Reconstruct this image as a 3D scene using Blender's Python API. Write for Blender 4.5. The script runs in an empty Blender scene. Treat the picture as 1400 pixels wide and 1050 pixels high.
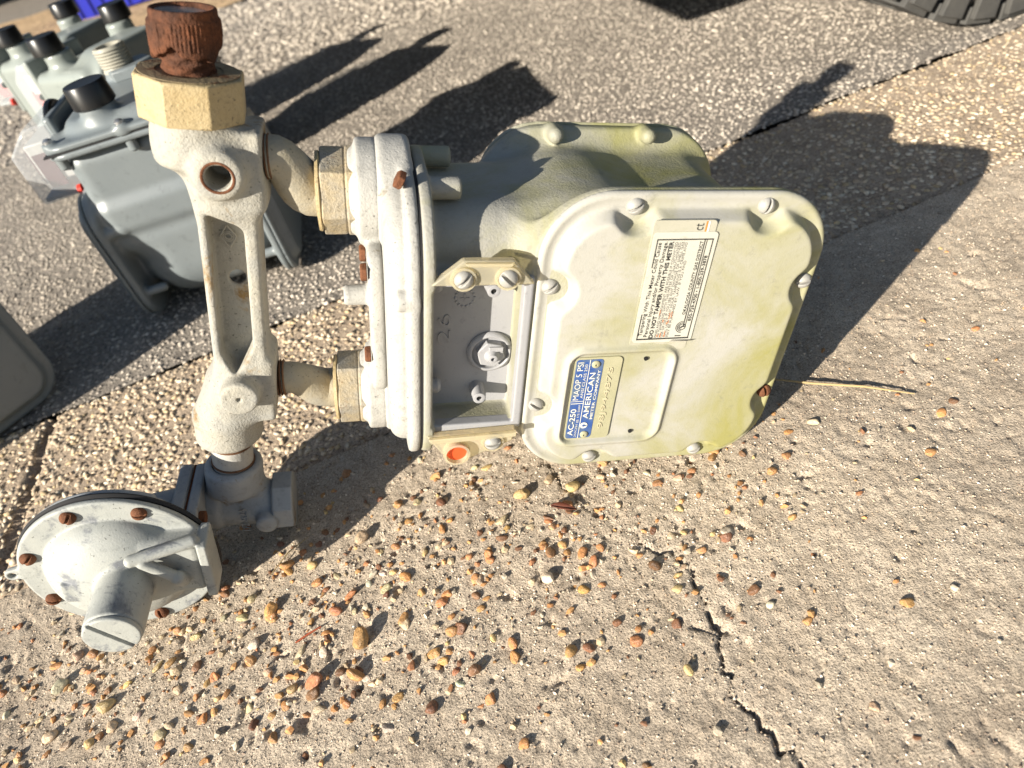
import bpy, math, random
import numpy as np
from mathutils import Matrix, Vector

random.seed(7)
RNG = np.random.default_rng(11)
SC = bpy.context.scene
COL = SC.collection
R = math.radians

# ---------------------------------------------------------------- camera, sky, sun
cam = bpy.data.cameras.new('camera')
cam_o = bpy.data.objects.new('camera', cam)
COL.objects.link(cam_o)
cr = (0.9563047559630355, -0.191813096704698, -0.2206557265403129)
cu = (0.29237170472273677, 0.6273923696161131, 0.721732360937903)
cb = (0.0, -0.754709580222772, 0.6560590289905074)
cam_o.matrix_world = Matrix(((cr[0], cu[0], cb[0], 0.0), (cr[1], cu[1], cb[1], 0.0), (cr[2], cu[2], cb[2], 0.4994), (0, 0, 0, 1)))
cam.sensor_width = 36.0
cam.lens = 970.0 * 36.0 / 1400.0
cam.clip_start = 0.02
cam.clip_end = 400.0
cam.dof.use_dof = True
cam.dof.focus_distance = 0.56
cam.dof.aperture_fstop = 6.0
SC.camera = cam_o

SUN_DIR = Vector((-0.733, -0.552, 0.397)).normalized()      # towards the sun
SUN_EL = math.asin(SUN_DIR.z)
world = bpy.data.worlds.new('World')
SC.world = world
world.use_nodes = True
wn = world.node_tree
sky = wn.nodes.new('ShaderNodeTexSky')
sky.sky_type = 'NISHITA'
sky.sun_disc = False
sky.sun_elevation = SUN_EL
sky.sun_rotation = math.atan2(SUN_DIR.x, SUN_DIR.y)
sky.air_density = 1.0
sky.dust_density = 0.6
wn.nodes['Background'].inputs['Strength'].default_value = 0.052
wn.links.new(sky.outputs[0], wn.nodes['Background'].inputs['Color'])
sun = bpy.data.lights.new('sun', 'SUN')
sun.energy = 5.0
sun.angle = R(0.53)
sun.color = (1.0, 0.925, 0.80)
sun_o = bpy.data.objects.new('sun', sun)
COL.objects.link(sun_o)
sun_o.location = SUN_DIR * 20
sun_o.rotation_euler = SUN_DIR.to_track_quat('Z', 'Y').to_euler()
SC.view_settings.view_transform = 'Standard'
SC.view_settings.look = 'None'
SC.view_settings.gamma = 1.0
SC.view_settings.use_curve_mapping = False
SC.view_settings.exposure = 1.20

# ---------------------------------------------------------------- materials
def nodes_of(name):
    m = bpy.data.materials.new(name)
    m.use_nodes = True
    nt = m.node_tree
    b = nt.nodes['Principled BSDF']
    return m, nt, b

def noise(nt, co, scale, detail=4.0, rough=0.55, dist=0.0):
    n = nt.nodes.new('ShaderNodeTexNoise')
    n.inputs['Scale'].default_value = scale
    n.inputs['Detail'].default_value = detail
    n.inputs['Roughness'].default_value = rough
    n.inputs['Distortion'].default_value = dist
    nt.links.new(co, n.inputs['Vector'])
    return n.outputs['Fac']

def ramp(nt, fac, stops):
    r = nt.nodes.new('ShaderNodeValToRGB')
    e = r.color_ramp.elements
    while len(e) > 1:
        e.remove(e[-1])
    e[0].position = stops[0][0]
    e[0].color = tuple(stops[0][1]) + (1,) if len(stops[0][1]) == 3 else stops[0][1]
    for p, c in stops[1:]:
        k = e.new(p)
        k.color = tuple(c) + (1,)
    nt.links.new(fac, r.inputs['Fac'])
    return r.outputs['Color']

def mix(nt, fac, a, b):
    m = nt.nodes.new('ShaderNodeMix')
    m.data_type = 'RGBA'
    for sock, v in ((m.inputs[0], fac), (m.inputs[6], a), (m.inputs[7], b)):
        if isinstance(v, bpy.types.NodeSocket):
            nt.links.new(v, sock)
        elif isinstance(v, (int, float)):
            sock.default_value = v
        else:
            sock.default_value = tuple(v) + (1,)
    return m.outputs[2]

def bump(nt, b, height, strength, dist):
    n = nt.nodes.new('ShaderNodeBump')
    n.inputs['Strength'].default_value = strength
    n.inputs['Distance'].default_value = dist
    nt.links.new(height, n.inputs['Height'])
    nt.links.new(n.outputs[0], b.inputs['Normal'])
    return n

G3 = lambda v: (v, v, v)
KP = 0.60          # overall paint reflectance

def paint(name, c1, c2, sc=18.0, rough=0.55, bs=600.0, bstr=0.25, bdist=0.0008, rust=0.0, rsc=25.0,
          rcol=(0.30, 0.115, 0.035), green=0.0, gsc=9.0, speck=0.0, spec=0.35, dirt=0.0, metal=0.0, gcol=(0.36, 0.37, 0.17), ggrad=None):
    c1, c2, rcol, gcol = [tuple(KP * v for v in q) for q in (c1, c2, rcol, gcol)]
    m, nt, b = nodes_of(name)
    co = nt.nodes.new('ShaderNodeTexCoord').outputs['Object']
    col = mix(nt, ramp(nt, noise(nt, co, sc, 6, 0.6), [(0.3, G3(0)), (0.7, G3(1))]), c1, c2)
    if green:
        gn = noise(nt, co, gsc, 5, 0.62, 0.6)
        if ggrad:          # the growth is thicker towards one end of the casting
            dt = nt.nodes.new('ShaderNodeVectorMath')
            dt.operation = 'DOT_PRODUCT'
            dt.inputs[1].default_value = ggrad[:3]
            nt.links.new(co, dt.inputs[0])
            ad_ = nt.nodes.new('ShaderNodeMath')
            nt.links.new(gn, ad_.inputs[0])
            nt.links.new(dt.outputs['Value'], ad_.inputs[1])
            of_ = nt.nodes.new('ShaderNodeMath')
            nt.links.new(ad_.outputs[0], of_.inputs[0])
            of_.inputs[1].default_value = ggrad[3]
            gn = of_.outputs[0]
        g = ramp(nt, gn, [(0.62 - 0.3 * green, G3(0)), (0.86 - 0.2 * green, G3(1))])
        col = mix(nt, g, col, gcol)
        g2 = ramp(nt, noise(nt, co, gsc * 26, 5, 0.7), [(0.54, G3(0)), (0.74, G3(0.20))])
        col = mix(nt, g2, col, tuple(0.6 * v for v in gcol))
    if dirt:
        d = ramp(nt, noise(nt, co, sc * 5.3, 6, 0.7, 0.3), [(0.60 - 0.15 * dirt, G3(0)), (0.80, G3(0.6))])
        col = mix(nt, d, col, tuple(0.42 * v for v in c1))
    if rust:
        r = ramp(nt, noise(nt, co, rsc, 7, 0.68, 0.4), [(0.66 - 0.22 * rust, G3(0)), (0.74 - 0.18 * rust, G3(1))])
        rc = mix(nt, noise(nt, co, rsc * 6, 4, 0.6), rcol, tuple(0.45 * v for v in rcol))
        col = mix(nt, r, col, rc)
    if speck:
        s = ramp(nt, noise(nt, co, 420, 2, 0.5), [(0.68 - 0.06 * speck, G3(0)), (0.74, G3(0.8))])
        col = mix(nt, s, col, tuple(0.25 * v for v in c2))
    nt.links.new(col, b.inputs['Base Color'])
    b.inputs['Roughness'].default_value = rough
    b.inputs['Metallic'].default_value = metal
    b.inputs['Specular IOR Level'].default_value = spec
    add = nt.nodes.new('ShaderNodeMath')
    add.operation = 'ADD'
    nt.links.new(noise(nt, co, bs, 3, 0.6), add.inputs[0])
    lowf = nt.nodes.new('ShaderNodeMath')
    lowf.operation = 'MULTIPLY'
    lowf.inputs[1].default_value = 0.8
    nt.links.new(noise(nt, co, bs * 0.3, 3, 0.6), lowf.inputs[0])
    nt.links.new(lowf.outputs[0], add.inputs[1])
    bump(nt, b, add.outputs[0], bstr, bdist)
    return m

def plain(name, c, rough=0.5, metal=0.0, spec=0.4):
    c = tuple(0.75 * v for v in c)
    m, nt, b = nodes_of(name)
    co = nt.nodes.new('ShaderNodeTexCoord').outputs['Object']
    col = mix(nt, noise(nt, co, 160, 4, 0.6), tuple(v * 0.8 for v in c), tuple(min(1, v * 1.15) for v in c))
    nt.links.new(col, b.inputs['Base Color'])
    b.inputs['Roughness'].default_value = rough
    b.inputs['Metallic'].default_value = metal
    b.inputs['Specular IOR Level'].default_value = spec
    return m

M = {}
M['body'] = paint('weathered_paint', (0.45, 0.44, 0.39), (0.56, 0.54, 0.47), 14, 0.55, 520, 0.45, 0.0010, green=0.72, gsc=9.5, dirt=0.15, gcol=(0.40, 0.385, 0.15), ggrad=(0.9, 0.3, 0.0, 0.12))
M['cover'] = paint('cover_paint', (0.57, 0.555, 0.50), (0.64, 0.62, 0.55), 16, 0.68, 800, 0.22, 0.0006, green=0.62, gsc=10.0, dirt=0.06, gcol=(0.45, 0.425, 0.155), ggrad=(1.25, 0.0, -0.75, 0.185))
M['cap'] = paint('cap_paint', (0.56, 0.55, 0.51), (0.65, 0.63, 0.58), 26, 0.68, 600, 0.5, 0.0009, dirt=0.55, speck=0.45, rust=0.10, rsc=45, rcol=(0.45, 0.38, 0.28))
M['index'] = paint('index_box_paint', (0.47, 0.47, 0.49), (0.53, 0.53, 0.54), 30, 0.42, 900, 0.22, 0.0005, dirt=0.15)
M['bar'] = paint('bar_paint', (0.46, 0.455, 0.42), (0.59, 0.55, 0.45), 32, 0.65, 560, 0.6, 0.0012, rust=0.36, rsc=30, rcol=(0.52, 0.33, 0.13), dirt=0.5, speck=0.5)
M['cream'] = paint('cream_paint', (0.62, 0.47, 0.24), (0.66, 0.53, 0.31), 40, 0.55, 420, 0.6, 0.0012, rust=0.2, rsc=40, dirt=0.5, speck=0.8)
M['collar'] = paint('collar_paint', (0.42, 0.42, 0.40), (0.63, 0.48, 0.25), 30, 0.55, 480, 0.7, 0.0011, rust=0.15, rsc=50, dirt=0.7, speck=0.6)
M['elbow'] = paint('elbow_paint', (0.45, 0.43, 0.37), (0.58, 0.49, 0.32), 30, 0.6, 520, 0.55, 0.001, rust=0.12, dirt=0.3, speck=0.3)
M['rust'] = paint('rusted_iron', (0.075, 0.042, 0.032), (0.25, 0.095, 0.045), 50, 0.85, 320, 0.9, 0.002, rust=0.55, rsc=90, rcol=(0.12, 0.055, 0.034), dirt=0.7, spec=0.15)
M['rusthead'] = paint('rusted_screw', (0.28, 0.115, 0.055), (0.15, 0.06, 0.032), 190, 0.8, 700, 0.8, 0.0008, dirt=0.6, spec=0.2)
M['stain'] = paint('rust_stained_cream', (0.45, 0.34, 0.19), (0.50, 0.38, 0.22), 50, 0.7, 420, 0.6, 0.0012, rust=0.75, rsc=45, rcol=(0.34, 0.13, 0.045), dirt=0.9, speck=0.8)
M['thread'] = paint('rusted_thread', (0.14, 0.07, 0.04), (0.26, 0.13, 0.06), 120, 0.7, 600, 0.6, 0.0006, spec=0.3)
M['screw'] = paint('screw_grey', (0.46, 0.45, 0.42), (0.55, 0.53, 0.48), 160, 0.45, 800, 0.3, 0.0004, dirt=0.5, spec=0.5)
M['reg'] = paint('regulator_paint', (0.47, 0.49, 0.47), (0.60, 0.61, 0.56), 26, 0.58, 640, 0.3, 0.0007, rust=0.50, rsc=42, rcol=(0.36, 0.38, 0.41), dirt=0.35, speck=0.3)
M['regdark'] = paint('regulator_shade_tinted', (0.40, 0.43, 0.46), (0.48, 0.50, 0.50), 24, 0.55, 600, 0.35, 0.0007, rust=0.36, rsc=30, rcol=(0.36, 0.22, 0.10), dirt=0.6)  # darker regulator paint: shade put into the colour, plus dirt and rust
M['gasket'] = plain('gasket_black', (0.02, 0.02, 0.022), 0.75)
M['grey'] = paint('grey_meter_paint', (0.24, 0.275, 0.29), (0.28, 0.315, 0.325), 16, 0.40, 300, 0.08, 0.0005, dirt=0.3, spec=0.5)
M['greylight'] = paint('pale_grey_meter_paint', (0.36, 0.40, 0.375), (0.40, 0.44, 0.41), 16, 0.32, 300, 0.06, 0.0005, dirt=0.2, spec=0.5)
M['greybolt'] = plain('zinc_bolt', (0.55, 0.56, 0.58), 0.28, 0.8)
M['black'] = plain('black_plastic', (0.012, 0.012, 0.013), 0.32)
M['stub'] = plain('threaded_stub', (0.42, 0.40, 0.33), 0.45)
M['white'] = plain('index_white', (0.62, 0.60, 0.55), 0.5)
M['red'] = plain('seal_red', (0.75, 0.05, 0.03), 0.35)
M['redpale'] = plain('index_red', (0.60, 0.10, 0.10), 0.45)
M['teal'] = plain('index_teal', (0.05, 0.25, 0.22), 0.45)
M['maroon'] = plain('index_maroon', (0.10, 0.02, 0.03), 0.5)
M['orange'] = plain('seal_orange', (0.85, 0.11, 0.03), 0.4)
M['blueplate'] = paint('plate_blue', (0.035, 0.105, 0.42), (0.07, 0.16, 0.45), 120, 0.4, 500, 0.1, 0.0003, green=0.6, gsc=70, gcol=(0.22, 0.28, 0.28))
M['plate'] = paint('plate_metal', (0.52, 0.50, 0.31), (0.60, 0.57, 0.38), 60, 0.4, 700, 0.15, 0.0003, dirt=0.2)
M['platelet'] = plain('plate_lettering', (0.80, 0.80, 0.72), 0.5)
M['embossed'] = plain('embossed_lettering', (0.60, 0.54, 0.36), 0.45)
M['paper'] = paint('sticker_paper', (0.74, 0.71, 0.60), (0.80, 0.78, 0.68), 40, 0.45, 300, 0.12, 0.0003, dirt=0.12)
M['oldpaper'] = paint('old_sticker', (0.60, 0.58, 0.46), (0.66, 0.63, 0.52), 40, 0.5, 300, 0.1, 0.0003, green=0.3, gsc=20)
M['ink'] = plain('ink_black', (0.035, 0.035, 0.033), 0.6)
M['fadeink'] = plain('ink_faded', (0.19, 0.18, 0.16), 0.6)
M['inkorange'] = plain('ink_orange', (0.80, 0.25, 0.06), 0.6)
M['inkwhite'] = plain('ink_white', (0.85, 0.86, 0.82), 0.6)
M['hole'] = plain('hole_shade', (0.01, 0.01, 0.01), 0.9)  # near-black for discs that stand for the shade inside small holes
M['tyre'] = paint('tyre_rubber', (0.085, 0.084, 0.080), (0.13, 0.125, 0.115), 40, 0.75, 500, 0.3, 0.0006, dirt=0.3, spec=0.3)
M['carpaint'] = plain('truck_paint', (0.10, 0.11, 0.12), 0.25, 0.3)
M['carblack'] = plain('car_black_paint', (0.006, 0.006, 0.007), 0.35)
M['rim'] = plain('alloy_rim', (0.45, 0.45, 0.46), 0.3, 0.9)
M['blue'] = plain('blue_plastic', (0.03, 0.04, 0.50), 0.4)
M['straw'] = plain('dry_straw', (0.50, 0.37, 0.18), 0.7)
M['twig'] = plain('red_twig', (0.42, 0.10, 0.04), 0.7)
M['leaf'] = plain('dead_leaf', (0.15, 0.045, 0.025), 0.6)

def clear_plastic(name, tint, rough=0.12, trans=0.85, mixw=0.45, ior=1.2):
    m, nt, b = nodes_of(name)
    co = nt.nodes.new('ShaderNodeTexCoord').outputs['Object']
    col = mix(nt, noise(nt, co, 90, 4, 0.6), tuple(0.85 * v for v in tint), tint)
    nt.links.new(col, b.inputs['Base Color'])
    b.inputs['Roughness'].default_value = rough
    b.inputs['Transmission Weight'].default_value = trans
    b.inputs['IOR'].default_value = ior
    t = nt.nodes.new('ShaderNodeBsdfTransparent')
    t.inputs[0].default_value = tuple(tint) + (1,)
    mx = nt.nodes.new('ShaderNodeMixShader')
    mx.inputs[0].default_value = mixw
    nt.links.new(t.outputs[0], mx.inputs[1])
    nt.links.new(b.outputs[0], mx.inputs[2])
    nt.links.new(mx.outputs[0], nt.nodes['Material Output'].inputs[0])
    return m
M['amber'] = clear_plastic('yellowed_clear_plastic', (0.88, 0.82, 0.64), 0.22, 0.45, 0.52, 1.35)
M['clear'] = clear_plastic('clear_index_cover', (0.88, 0.90, 0.92), 0.08, 0.0, 0.24, 1.45)

# ---------------------------------------------------------------- geometry helpers
class MB:
    def __init__(s):
        s.v = []
        s.f = []
    def add(s, v, f):
        o = len(s.v)
        s.v += [tuple(p) for p in v]
        s.f += [tuple(i + o for i in q) for q in f]
        return s
    def box(s, lo, hi):
        x0, y0, z0 = lo
        x1, y1, z1 = hi
        return s.add([(x0, y0, z0), (x1, y0, z0), (x1, y1, z0), (x0, y1, z0), (x0, y0, z1), (x1, y0, z1), (x1, y1, z1), (x0, y1, z1)],
                     [(0, 3, 2, 1), (4, 5, 6, 7), (0, 1, 5, 4), (1, 2, 6, 5), (2, 3, 7, 6), (3, 0, 4, 7)])
    def lathe(s, a, d, prof, n=32, ref=None, phase=0.0):
        """prof: list of (t along d, radius)"""
        a = Vector(a)
        d = Vector(d).normalized()
        r = Vector(ref) if ref else (Vector((0, 0, 1)) if abs(d.z) < 0.9 else Vector((1, 0, 0)))
        u = (r - d * r.dot(d)).normalized()
        w = d.cross(u)
        vs = []
        for t, rad in prof:
            for i in range(n):
                an = 2 * math.pi * i / n + phase
                vs.append(a + d * t + (u * math.cos(an) + w * math.sin(an)) * max(rad, 1e-6))
        fs = []
        for k in range(len(prof) - 1):
            for i in range(n):
                j = (i + 1) % n
                fs.append((k * n + i, k * n + j, (k + 1) * n + j, (k + 1) * n + i))
        fs.append(tuple(range(n - 1, -1, -1)))
        fs.append(tuple(range((len(prof) - 1) * n, len(prof) * n)))
        return s.add(vs, fs)
    def tube(s, pts, rad, n=10):
        P = [Vector(p) for p in pts]
        rs = rad if isinstance(rad, (list, tuple)) else [rad] * len(P)
        up = None
        vs = []
        for i, p in enumerate(P):
            d = (P[min(i + 1, len(P) - 1)] - P[max(i - 1, 0)]).normalized()
            if up is None:
                r = Vector((0, 0, 1)) if abs(d.z) < 0.9 else Vector((1, 0, 0))
                up = (r - d * r.dot(d)).normalized()
            else:
                up = (up - d * up.dot(d)).normalized()
            w = d.cross(up)
            for k in range(n):
                an = 2 * math.pi * k / n
                vs.append(p + (up * math.cos(an) + w * math.sin(an)) * rs[i])
        fs = []
        for i in range(len(P) - 1):
            for k in range(n):
                j = (k + 1) % n
                fs.append((i * n + k, i * n + j, (i + 1) * n + j, (i + 1) * n + k))
        fs.append(tuple(range(n - 1, -1, -1)))
        fs.append(tuple(range((len(P) - 1) * n, len(P) * n)))
        return s.add(vs, fs)
    def prism(s, poly, ax, lo, hi):
        """poly: 2D points in the two axes other than ax"""
        n = len(poly)
        def mk(p, t):
            q = list(p)
            q.insert(ax, t)
            return tuple(q)
        vs = [mk(p, lo) for p in poly] + [mk(p, hi) for p in poly]
        fs = [tuple(range(n)), tuple(range(2 * n - 1, n - 1, -1))]
        for i in range(n):
            j = (i + 1) % n
            fs.append((j, i, n + i, n + j))
        return s.add(vs, fs)
    def mesh(s, name, off=None, angle=35):
        me = bpy.data.meshes.new(name)
        vs = s.v if off is None else [(p[0] - off[0], p[1] - off[1], p[2] - off[2]) for p in s.v]
        me.from_pydata(vs, [], s.f)
        me.validate()
        import bmesh
        bm = bmesh.new()
        bm.from_mesh(me)
        bmesh.ops.recalc_face_normals(bm, faces=bm.faces)
        bm.to_mesh(me)
        bm.free()
        for p in me.polygons:
            p.use_smooth = True
        me.set_sharp_from_angle(angle=R(angle))
        return me

OFF = [None]

def link(name, me, mat, parent=None):
    o = bpy.data.objects.new(name, me)
    COL.objects.link(o)
    if mat is not None and len(me.materials) == 0:
        me.materials.append(mat)
    if parent is not None:
        o.parent = parent
    return o

def part(name, mb, mat, parent, bevel=0.0, angle=35, label=None):
    o = link(name, mb.mesh(name, OFF[0], angle), mat, parent)
    if bevel:
        b = o.modifiers.new('bevel', 'BEVEL')
        b.width = bevel
        b.segments = 2
        b.limit_method = 'ANGLE'
        b.angle_limit = R(35)
    if label:
        o['label'] = label
    return o

def tag(o, label, cat, group=None):
    o['label'] = label
    o['category'] = cat
    if group:
        o['group'] = group
    return o

def structure(o):
    o['kind'] = 'structure'
    return o

def empty(name, mat4):
    o = bpy.data.objects.new(name, None)
    o.empty_display_size = 0.05
    COL.objects.link(o)
    o.matrix_world = mat4
    return o

def copy_tree(o, parent=None):
    c = o.copy()
    COL.objects.link(c)
    c.parent = parent
    for ch in list(o.children):
        copy_tree(ch, c)
    return c

# ---- signed distance castings turned into meshes by surface nets
def smin(a, b, k):
    h = np.maximum(k - np.abs(a - b), 0.0) / k
    return np.minimum(a, b) - h * h * k * 0.25

def smax(a, b, k):
    return -smin(-a, -b, k)

def sbox(p, c, h, r=0.0):
    q = [np.abs(p[i] - c[i]) - (h[i] - r) for i in range(3)]
    out = np.sqrt(np.maximum(q[0], 0) ** 2 + np.maximum(q[1], 0) ** 2 + np.maximum(q[2], 0) ** 2)
    return out + np.minimum(np.maximum(np.maximum(q[0], q[1]), q[2]), 0) - r

def lohi(p, lo, hi, r=0.0):
    c = [(a + b) / 2 for a, b in zip(lo, hi)]
    h = [(b - a) / 2 for a, b in zip(lo, hi)]
    return sbox(p, c, h, r)

def rrect(u, v, cu_, cv_, hu, hv, r):
    a = np.abs(u - cu_) - (hu - r)
    b = np.abs(v - cv_) - (hv - r)
    return np.sqrt(np.maximum(a, 0) ** 2 + np.maximum(b, 0) ** 2) + np.minimum(np.maximum(a, b), 0) - r

def slab(d2, t, lo, hi, r=0.0015):
    return smax(d2, np.abs(t - (lo + hi) / 2) - (hi - lo) / 2, max(r, 1e-5) * 2)

def scyl(p, ax, c, r, lo, hi, rd=0.002):
    o = [i for i in range(3) if i != ax]
    d = np.sqrt((p[o[0]] - c[0]) ** 2 + (p[o[1]] - c[1]) ** 2) - r
    return slab(d, p[ax], lo, hi, rd)

def scap(p, a, b, ra, rb=None):
    rb = ra if rb is None else rb
    ba = [b[i] - a[i] for i in range(3)]
    l2 = sum(v * v for v in ba)
    h = np.clip(((p[0] - a[0]) * ba[0] + (p[1] - a[1]) * ba[1] + (p[2] - a[2]) * ba[2]) / l2, 0, 1)
    d = np.sqrt((p[0] - a[0] - ba[0] * h) ** 2 + (p[1] - a[1] - ba[1] * h) ** 2 + (p[2] - a[2] - ba[2] * h) ** 2)
    return d - (ra + (rb - ra) * h)

def sdf_mesh(name, fn, lo, hi, h, off=None):
    ax = [np.arange(lo[i], hi[i] + h, h, dtype=np.float32) for i in range(3)]
    X = ax[0][:, None, None]
    Y = ax[1][None, :, None]
    Z = ax[2][None, None, :]
    F = np.broadcast_to(fn((X, Y, Z)), (len(ax[0]), len(ax[1]), len(ax[2]))).astype(np.float32)
    S = F < 0
    n = [s - 1 for s in F.shape]
    cnt = np.zeros(n, np.int8)
    for a in (0, 1):
        for b in (0, 1):
            for c in (0, 1):
                cnt += S[a:a + n[0], b:b + n[1], c:c + n[2]]
    act = (cnt > 0) & (cnt < 8)
    idx = np.argwhere(act)
    ids = np.full(n, -1, np.int64)
    ids[act] = np.arange(len(idx))
    cor = np.array([(a, b, c) for a in (0, 1) for b in (0, 1) for c in (0, 1)])
    fv = np.stack([F[idx[:, 0] + c[0], idx[:, 1] + c[1], idx[:, 2] + c[2]] for c in cor], 1)
    acc = np.zeros((len(idx), 3))
    num = np.zeros(len(idx))
    for i in range(8):
        for j in range(i + 1, 8):
            if np.abs(cor[i] - cor[j]).sum() == 1:
                m = (fv[:, i] < 0) != (fv[:, j] < 0)
                t = fv[m, i] / (fv[m, i] - fv[m, j])
                acc[m] += cor[i] + t[:, None] * (cor[j] - cor[i])
                num[m] += 1
    V = (idx + acc / num[:, None]) * h + np.array(lo)
    if off is not None:
        V = V - np.array(off)
    quads = []
    for a in range(3):
        sl0 = [slice(None)] * 3
        sl1 = [slice(None)] * 3
        sl0[a] = slice(0, -1)
        sl1[a] = slice(1, None)
        A = S[tuple(sl0)]
        B = S[tuple(sl1)]
        e = np.argwhere(A != B)
        b, c = (a + 1) % 3, (a + 2) % 3
        ok = (e[:, b] > 0) & (e[:, c] > 0) & (e[:, b] < n[b]) & (e[:, c] < n[c])
        e = e[ok]
        ins = A[e[:, 0], e[:, 1], e[:, 2]]
        def cell(db, dc):
            k = e.copy()
            k[:, b] += db
            k[:, c] += dc
            return ids[k[:, 0], k[:, 1], k[:, 2]]
        q = np.stack([cell(-1, -1), cell(0, -1), cell(0, 0), cell(-1, 0)], 1)
        q[~ins] = q[~ins][:, ::-1]
        quads.append(q)
    Q = np.concatenate(quads)
    Q = Q[(Q >= 0).all(1)]
    return np_mesh(name, V, Q)

def np_mesh(name, V, Q, smooth=True):
    me = bpy.data.meshes.new(name)
    k = Q.shape[1]
    me.vertices.add(len(V))
    me.vertices.foreach_set('co', np.ascontiguousarray(V, dtype=np.float32).ravel())
    me.loops.add(len(Q) * k)
    me.loops.foreach_set('vertex_index', np.ascontiguousarray(Q, dtype=np.int32).ravel())
    me.polygons.add(len(Q))
    me.polygons.foreach_set('loop_start', np.arange(0, len(Q) * k, k, dtype=np.int32))
    me.polygons.foreach_set('use_smooth', np.full(len(Q), smooth))
    me.update(calc_edges=True)
    return me

def cast(name, fn, lo, hi, h, mat, parent, label=None):
    o = link(name, sdf_mesh(name, fn, lo, hi, h, OFF[0]), mat, parent)
    if label:
        o['label'] = label
    return o

# ---------------------------------------------------------------- value noise for ground relief
def vnoise(x, y, cell, seed):
    r = np.random.default_rng(seed).random((257, 257))
    u = x / cell
    v = y / cell
    iu = np.floor(u).astype(int)
    iv = np.floor(v).astype(int)
    fu = u - iu
    fv = v - iv
    fu = fu * fu * (3 - 2 * fu)
    fv = fv * fv * (3 - 2 * fv)
    a = r[iu % 256, iv % 256]
    b = r[(iu + 1) % 256, iv % 256]
    c = r[iu % 256, (iv + 1) % 256]
    d = r[(iu + 1) % 256, (iv + 1) % 256]
    return (a * (1 - fu) + b * fu) * (1 - fv) + (c * (1 - fu) + d * fu) * fv - 0.5

def polyline_dist(x, y, pts):
    d = np.full(np.broadcast(x, y).shape, 9.0)
    for (x0, y0), (x1, y1) in zip(pts[:-1], pts[1:]):
        dx, dy = x1 - x0, y1 - y0
        t = np.clip(((x - x0) * dx + (y - y0) * dy) / (dx * dx + dy * dy), 0, 1)
        d = np.minimum(d, np.hypot(x - x0 - t * dx, y - y0 - t * dy))
    return d

def wiggle(pts, amp, step, seed):
    rg = np.random.default_rng(seed)
    out = []
    for (x0, y0), (x1, y1) in zip(pts[:-1], pts[1:]):
        n = max(2, int(math.hypot(x1 - x0, y1 - y0) / step))
        for i in range(n):
            t = i / n
            out.append((x0 + (x1 - x0) * t + rg.normal() * amp, y0 + (y1 - y0) * t + rg.normal() * amp))
    out.append(pts[-1])
    return out

# ================================================================ GROUND
SH = 0.17                       # the strips run at this slope; v = y - SH*x
V1, V2 = 0.588, 0.885           # slab | exposed aggregate strip | asphalt

def ground_mat(name, stops, sc, bsc, bstr, bdist, rough=0.95, stain=None):
    m, nt, b = nodes_of(name)
    co = nt.nodes.new('ShaderNodeTexCoord').outputs['Object']
    a = noise(nt, co, sc, 8, 0.7)
    col = ramp(nt, a, stops)
    if stain:
        s = ramp(nt, noise(nt, co, stain[0], 6, 0.65, 0.5), [(0.45, G3(0)), (0.72, G3(stain[2]))])
        col = mix(nt, s, col, stain[1])
    f = ramp(nt, noise(nt, co, bsc, 3, 0.7), [(0.33, G3(0.34)), (0.46, G3(0.94)), (0.68, G3(1.30))])
    mu = nt.nodes.new('ShaderNodeMix')
    mu.data_type = 'RGBA'
    mu.blend_type = 'MULTIPLY'
    mu.inputs[0].default_value = 1.0
    nt.links.new(col, mu.inputs[6])
    nt.links.new(f, mu.inputs[7])
    nt.links.new(mu.outputs[2], b.inputs['Base Color'])
    b.inputs['Roughness'].default_value = rough
    b.inputs['Specular IOR Level'].default_value = 0.2
    add = nt.nodes.new('ShaderNodeMath')
    add.operation = 'ADD'
    nt.links.new(noise(nt, co, bsc, 4, 0.65), add.inputs[0])
    nt.links.new(noise(nt, co, bsc * 0.3, 4, 0.65), add.inputs[1])
    bump(nt, b, add.outputs[0], bstr, bdist)
    return m

M['slab'] = ground_mat('worn_concrete', [(0.28, (0.34, 0.275, 0.205)), (0.5, (0.47, 0.39, 0.298)), (0.72, (0.56, 0.47, 0.365))], 26, 640, 0.8, 0.0018, stain=(5, (0.27, 0.218, 0.168), 0.75))
M['matrix'] = ground_mat('aggregate_matrix', [(0.3, (0.29, 0.225, 0.165)), (0.7, (0.48, 0.38, 0.28))], 30, 420, 0.8, 0.002)
M['asphalt'] = ground_mat('old_asphalt', [(0.3, (0.18, 0.157, 0.133)), (0.7, (0.29, 0.255, 0.215))], 40, 240, 0.9, 0.003)
M['sand'] = ground_mat('sandy_verge', [(0.3, (0.34, 0.23, 0.13)), (0.7, (0.52, 0.37, 0.22))], 6, 60, 0.8, 0.01)

def axis(fine_lo, fine_hi, step, lo, hi):
    a = np.arange(fine_lo, fine_hi, step)
    def grow(start, end):
        out = []
        s = step
        p = start
        while abs(end - p) > 1e-6:
            s *= 1.35
            p = p + s if end > start else p - s
            if (end > start and p >= end) or (end < start and p <= end):
                p = end
            out.append(p)
        return out
    left = grow(fine_lo, lo)[::-1]
    right = grow(a[-1], hi) if hi > a[-1] + 1e-6 else []
    return np.array(left + list(a) + right)

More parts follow.
